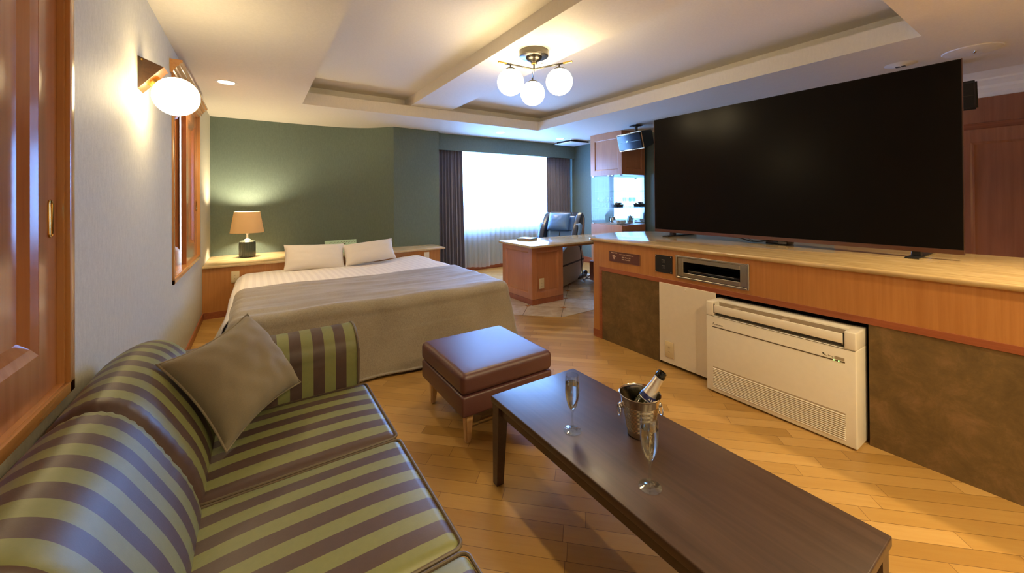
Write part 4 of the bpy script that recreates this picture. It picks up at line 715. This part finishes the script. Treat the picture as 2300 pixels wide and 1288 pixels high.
def flute(label, loc):
    t_ = thing('champagne_flute', label, 'glass', loc, 0, 'champagne flutes'); m = MB()
    out = [(.0345, 0), (.0345, .0015), (.02, .004), (.008, .008), (.0045, .016), (.0036, .035), (.004, .066), (.008, .078), (.0165, .095), (.0235, .118), (.0272, .145), (.0275, .165), (.0262, .19), (.0245, .212)]
    inn = [(.0232, .212), (.0250, .19), (.0262, .165), (.0259, .145), (.0222, .118), (.0152, .095), (.0068, .081), (.0005, .078)]
    m.shell(out+[(.0238, .2132)]+inn, (0, 0, 0), 40); m.lathe([(.0005, .0), (.0345, .0)], (0, 0, 0), 40); part(t_, 'flute_bowl', m, M['clear'], local=True, ang=60)
    m = MB(); m.lathe([(.0005, .0785), (.0067, .0815), (.0150, .0955), (.0220, .1185), (.0257, .145), (.0260, .165), (.0255, .181), (.0005, .181)], (0, 0, 0), 40); part(t_, 'sparkling_wine', m, M['wine'], 'pale yellow sparkling wine', local=True, ang=60); return t_
f0 = flute('far champagne flute on the coffee table, nearest the ottoman', (1.007, 1.112, .3905)); dup(f0, (1.007, .763, .3905), 1.1, 'near champagne flute on the coffee table, in front of the steel bucket')
BC = (1.205, .955, .3905); bu = thing('ice_bucket', 'ribbed stainless steel ice bucket holding the bottle', 'bucket', BC); m = MB(); n_ = 40
def br(z): return .047+(.0735-.047)*(z/.152)
po_ = [(.0005, 0), (.045, 0), (.047, .003)]+[(br(z)+.0007*math.sin((z-.02)*2*PI/.0052)*(1 if .022 < z < .118 else 0), z) for z in np.linspace(.006, .146, 170)]+[(.0755, .15), (.0765, .1525), (.0745, .154), (.0725, .1515), (.0715, .146), (.0455, .006), (.0005, .006)]
m.shell(po_, (0, 0, 0), 56); part(bu, 'bucket_body', m, M['steel'], local=True, ang=60)
vr = Vector((rt.x, rt.y, 0)).normalized()
for s_ in (-1, 1):
    p = vr*s_*(br(.108)); m = MB(); m.sphere(p+vr*s_*.006+Vector((0, 0, .108)), .0105, 16, 10); k_ = part(bu, 'handle_knob', m, M['chrome'], local=True); m = MB(); tg = Vector((-vr.y, vr.x, 0)); m.tube([p+vr*s_*(.013+.008*math.sin(2*PI*k/24)*0)+Vector((0, 0, .09+.02*math.cos(2*PI*k/24)))+tg*.02*math.sin(2*PI*k/24) for k in range(24)], .0025, 8, True); part(k_, 'ring_handle', m, M['chrome'], local=True)
bt = thing('champagne_bottle', 'dark champagne bottle with silver foil neck leaning in the ice bucket', 'bottle', BC); q0 = vr*-.030+Vector((0, 0, .042)); d_ = (vr*.53+Vector((0, 0, .85))).normalized(); x_ = d_.orthogonal().normalized(); x_ = (Vector((-fw.x, -fw.y, 0))-d_*d_.dot(Vector((-fw.x, -fw.y, 0)))).normalized(); y_ = d_.cross(x_)
Bm = Matrix(((x_.x, y_.x, d_.x, q0.x), (x_.y, y_.y, d_.y, q0.y), (x_.z, y_.z, d_.z, q0.z), (0, 0, 0, 1))) @ Matrix.Scale(1.12, 4)
m = MB(); m.lathe([(.0005, 0), (.027, 0), (.030, .004), (.030, .062), (.0285, .078), (.026, .092)], (0, 0, 0), 32, Bm); part(bt, 'bottle_glass', m, M['bottle'], local=True); m = MB(); m.lathe([(.0262, .090), (.0258, .098), (.0245, .104), (.0205, .125), (.0165, .152), (.0155, .178), (.0005, .178)], (0, 0, 0), 32, Bm); part(bt, 'foil', m, M['foil'], 'silver neck foil', local=True)
m = MB(); m.shell([(.0270, .094), (.0268, .096), (.0254, .109), (.0240, .111)], (0, 0, 0), 32, Bm); part(bt, 'neck_band', m, M['navy'], 'navy neck band', local=True); m = MB(); m.lathe([(.0162, .176), (.0168, .183), (.0165, .187), (.0150, .19), (.0150, .197), (.0130, .199), (.0095, .198), (.009, .19), (.0005, .19)], (0, 0, 0), 28, Bm); part(bt, 'bottle_mouth', m, M['blackg'], local=True)
FB = FR[bt.name]
for k, c_ in enumerate('ASTI'):
    a = (k-1.5)*.30+.25; nn = (x_*math.cos(a)+y_*math.sin(a)); uu = (-x_*math.sin(a)+y_*math.cos(a)); o_ = q0+d_*.1095+nn*.0302; vv = d_; Mt = Matrix(((uu.x, vv.x, nn.x, o_.x), (uu.y, vv.y, nn.y, o_.y), (uu.z, vv.z, nn.z, o_.z), (0, 0, 0, 1))); text(bt, 'lettering', c_, .012, FB @ Mt, M['china'], align='CENTER')
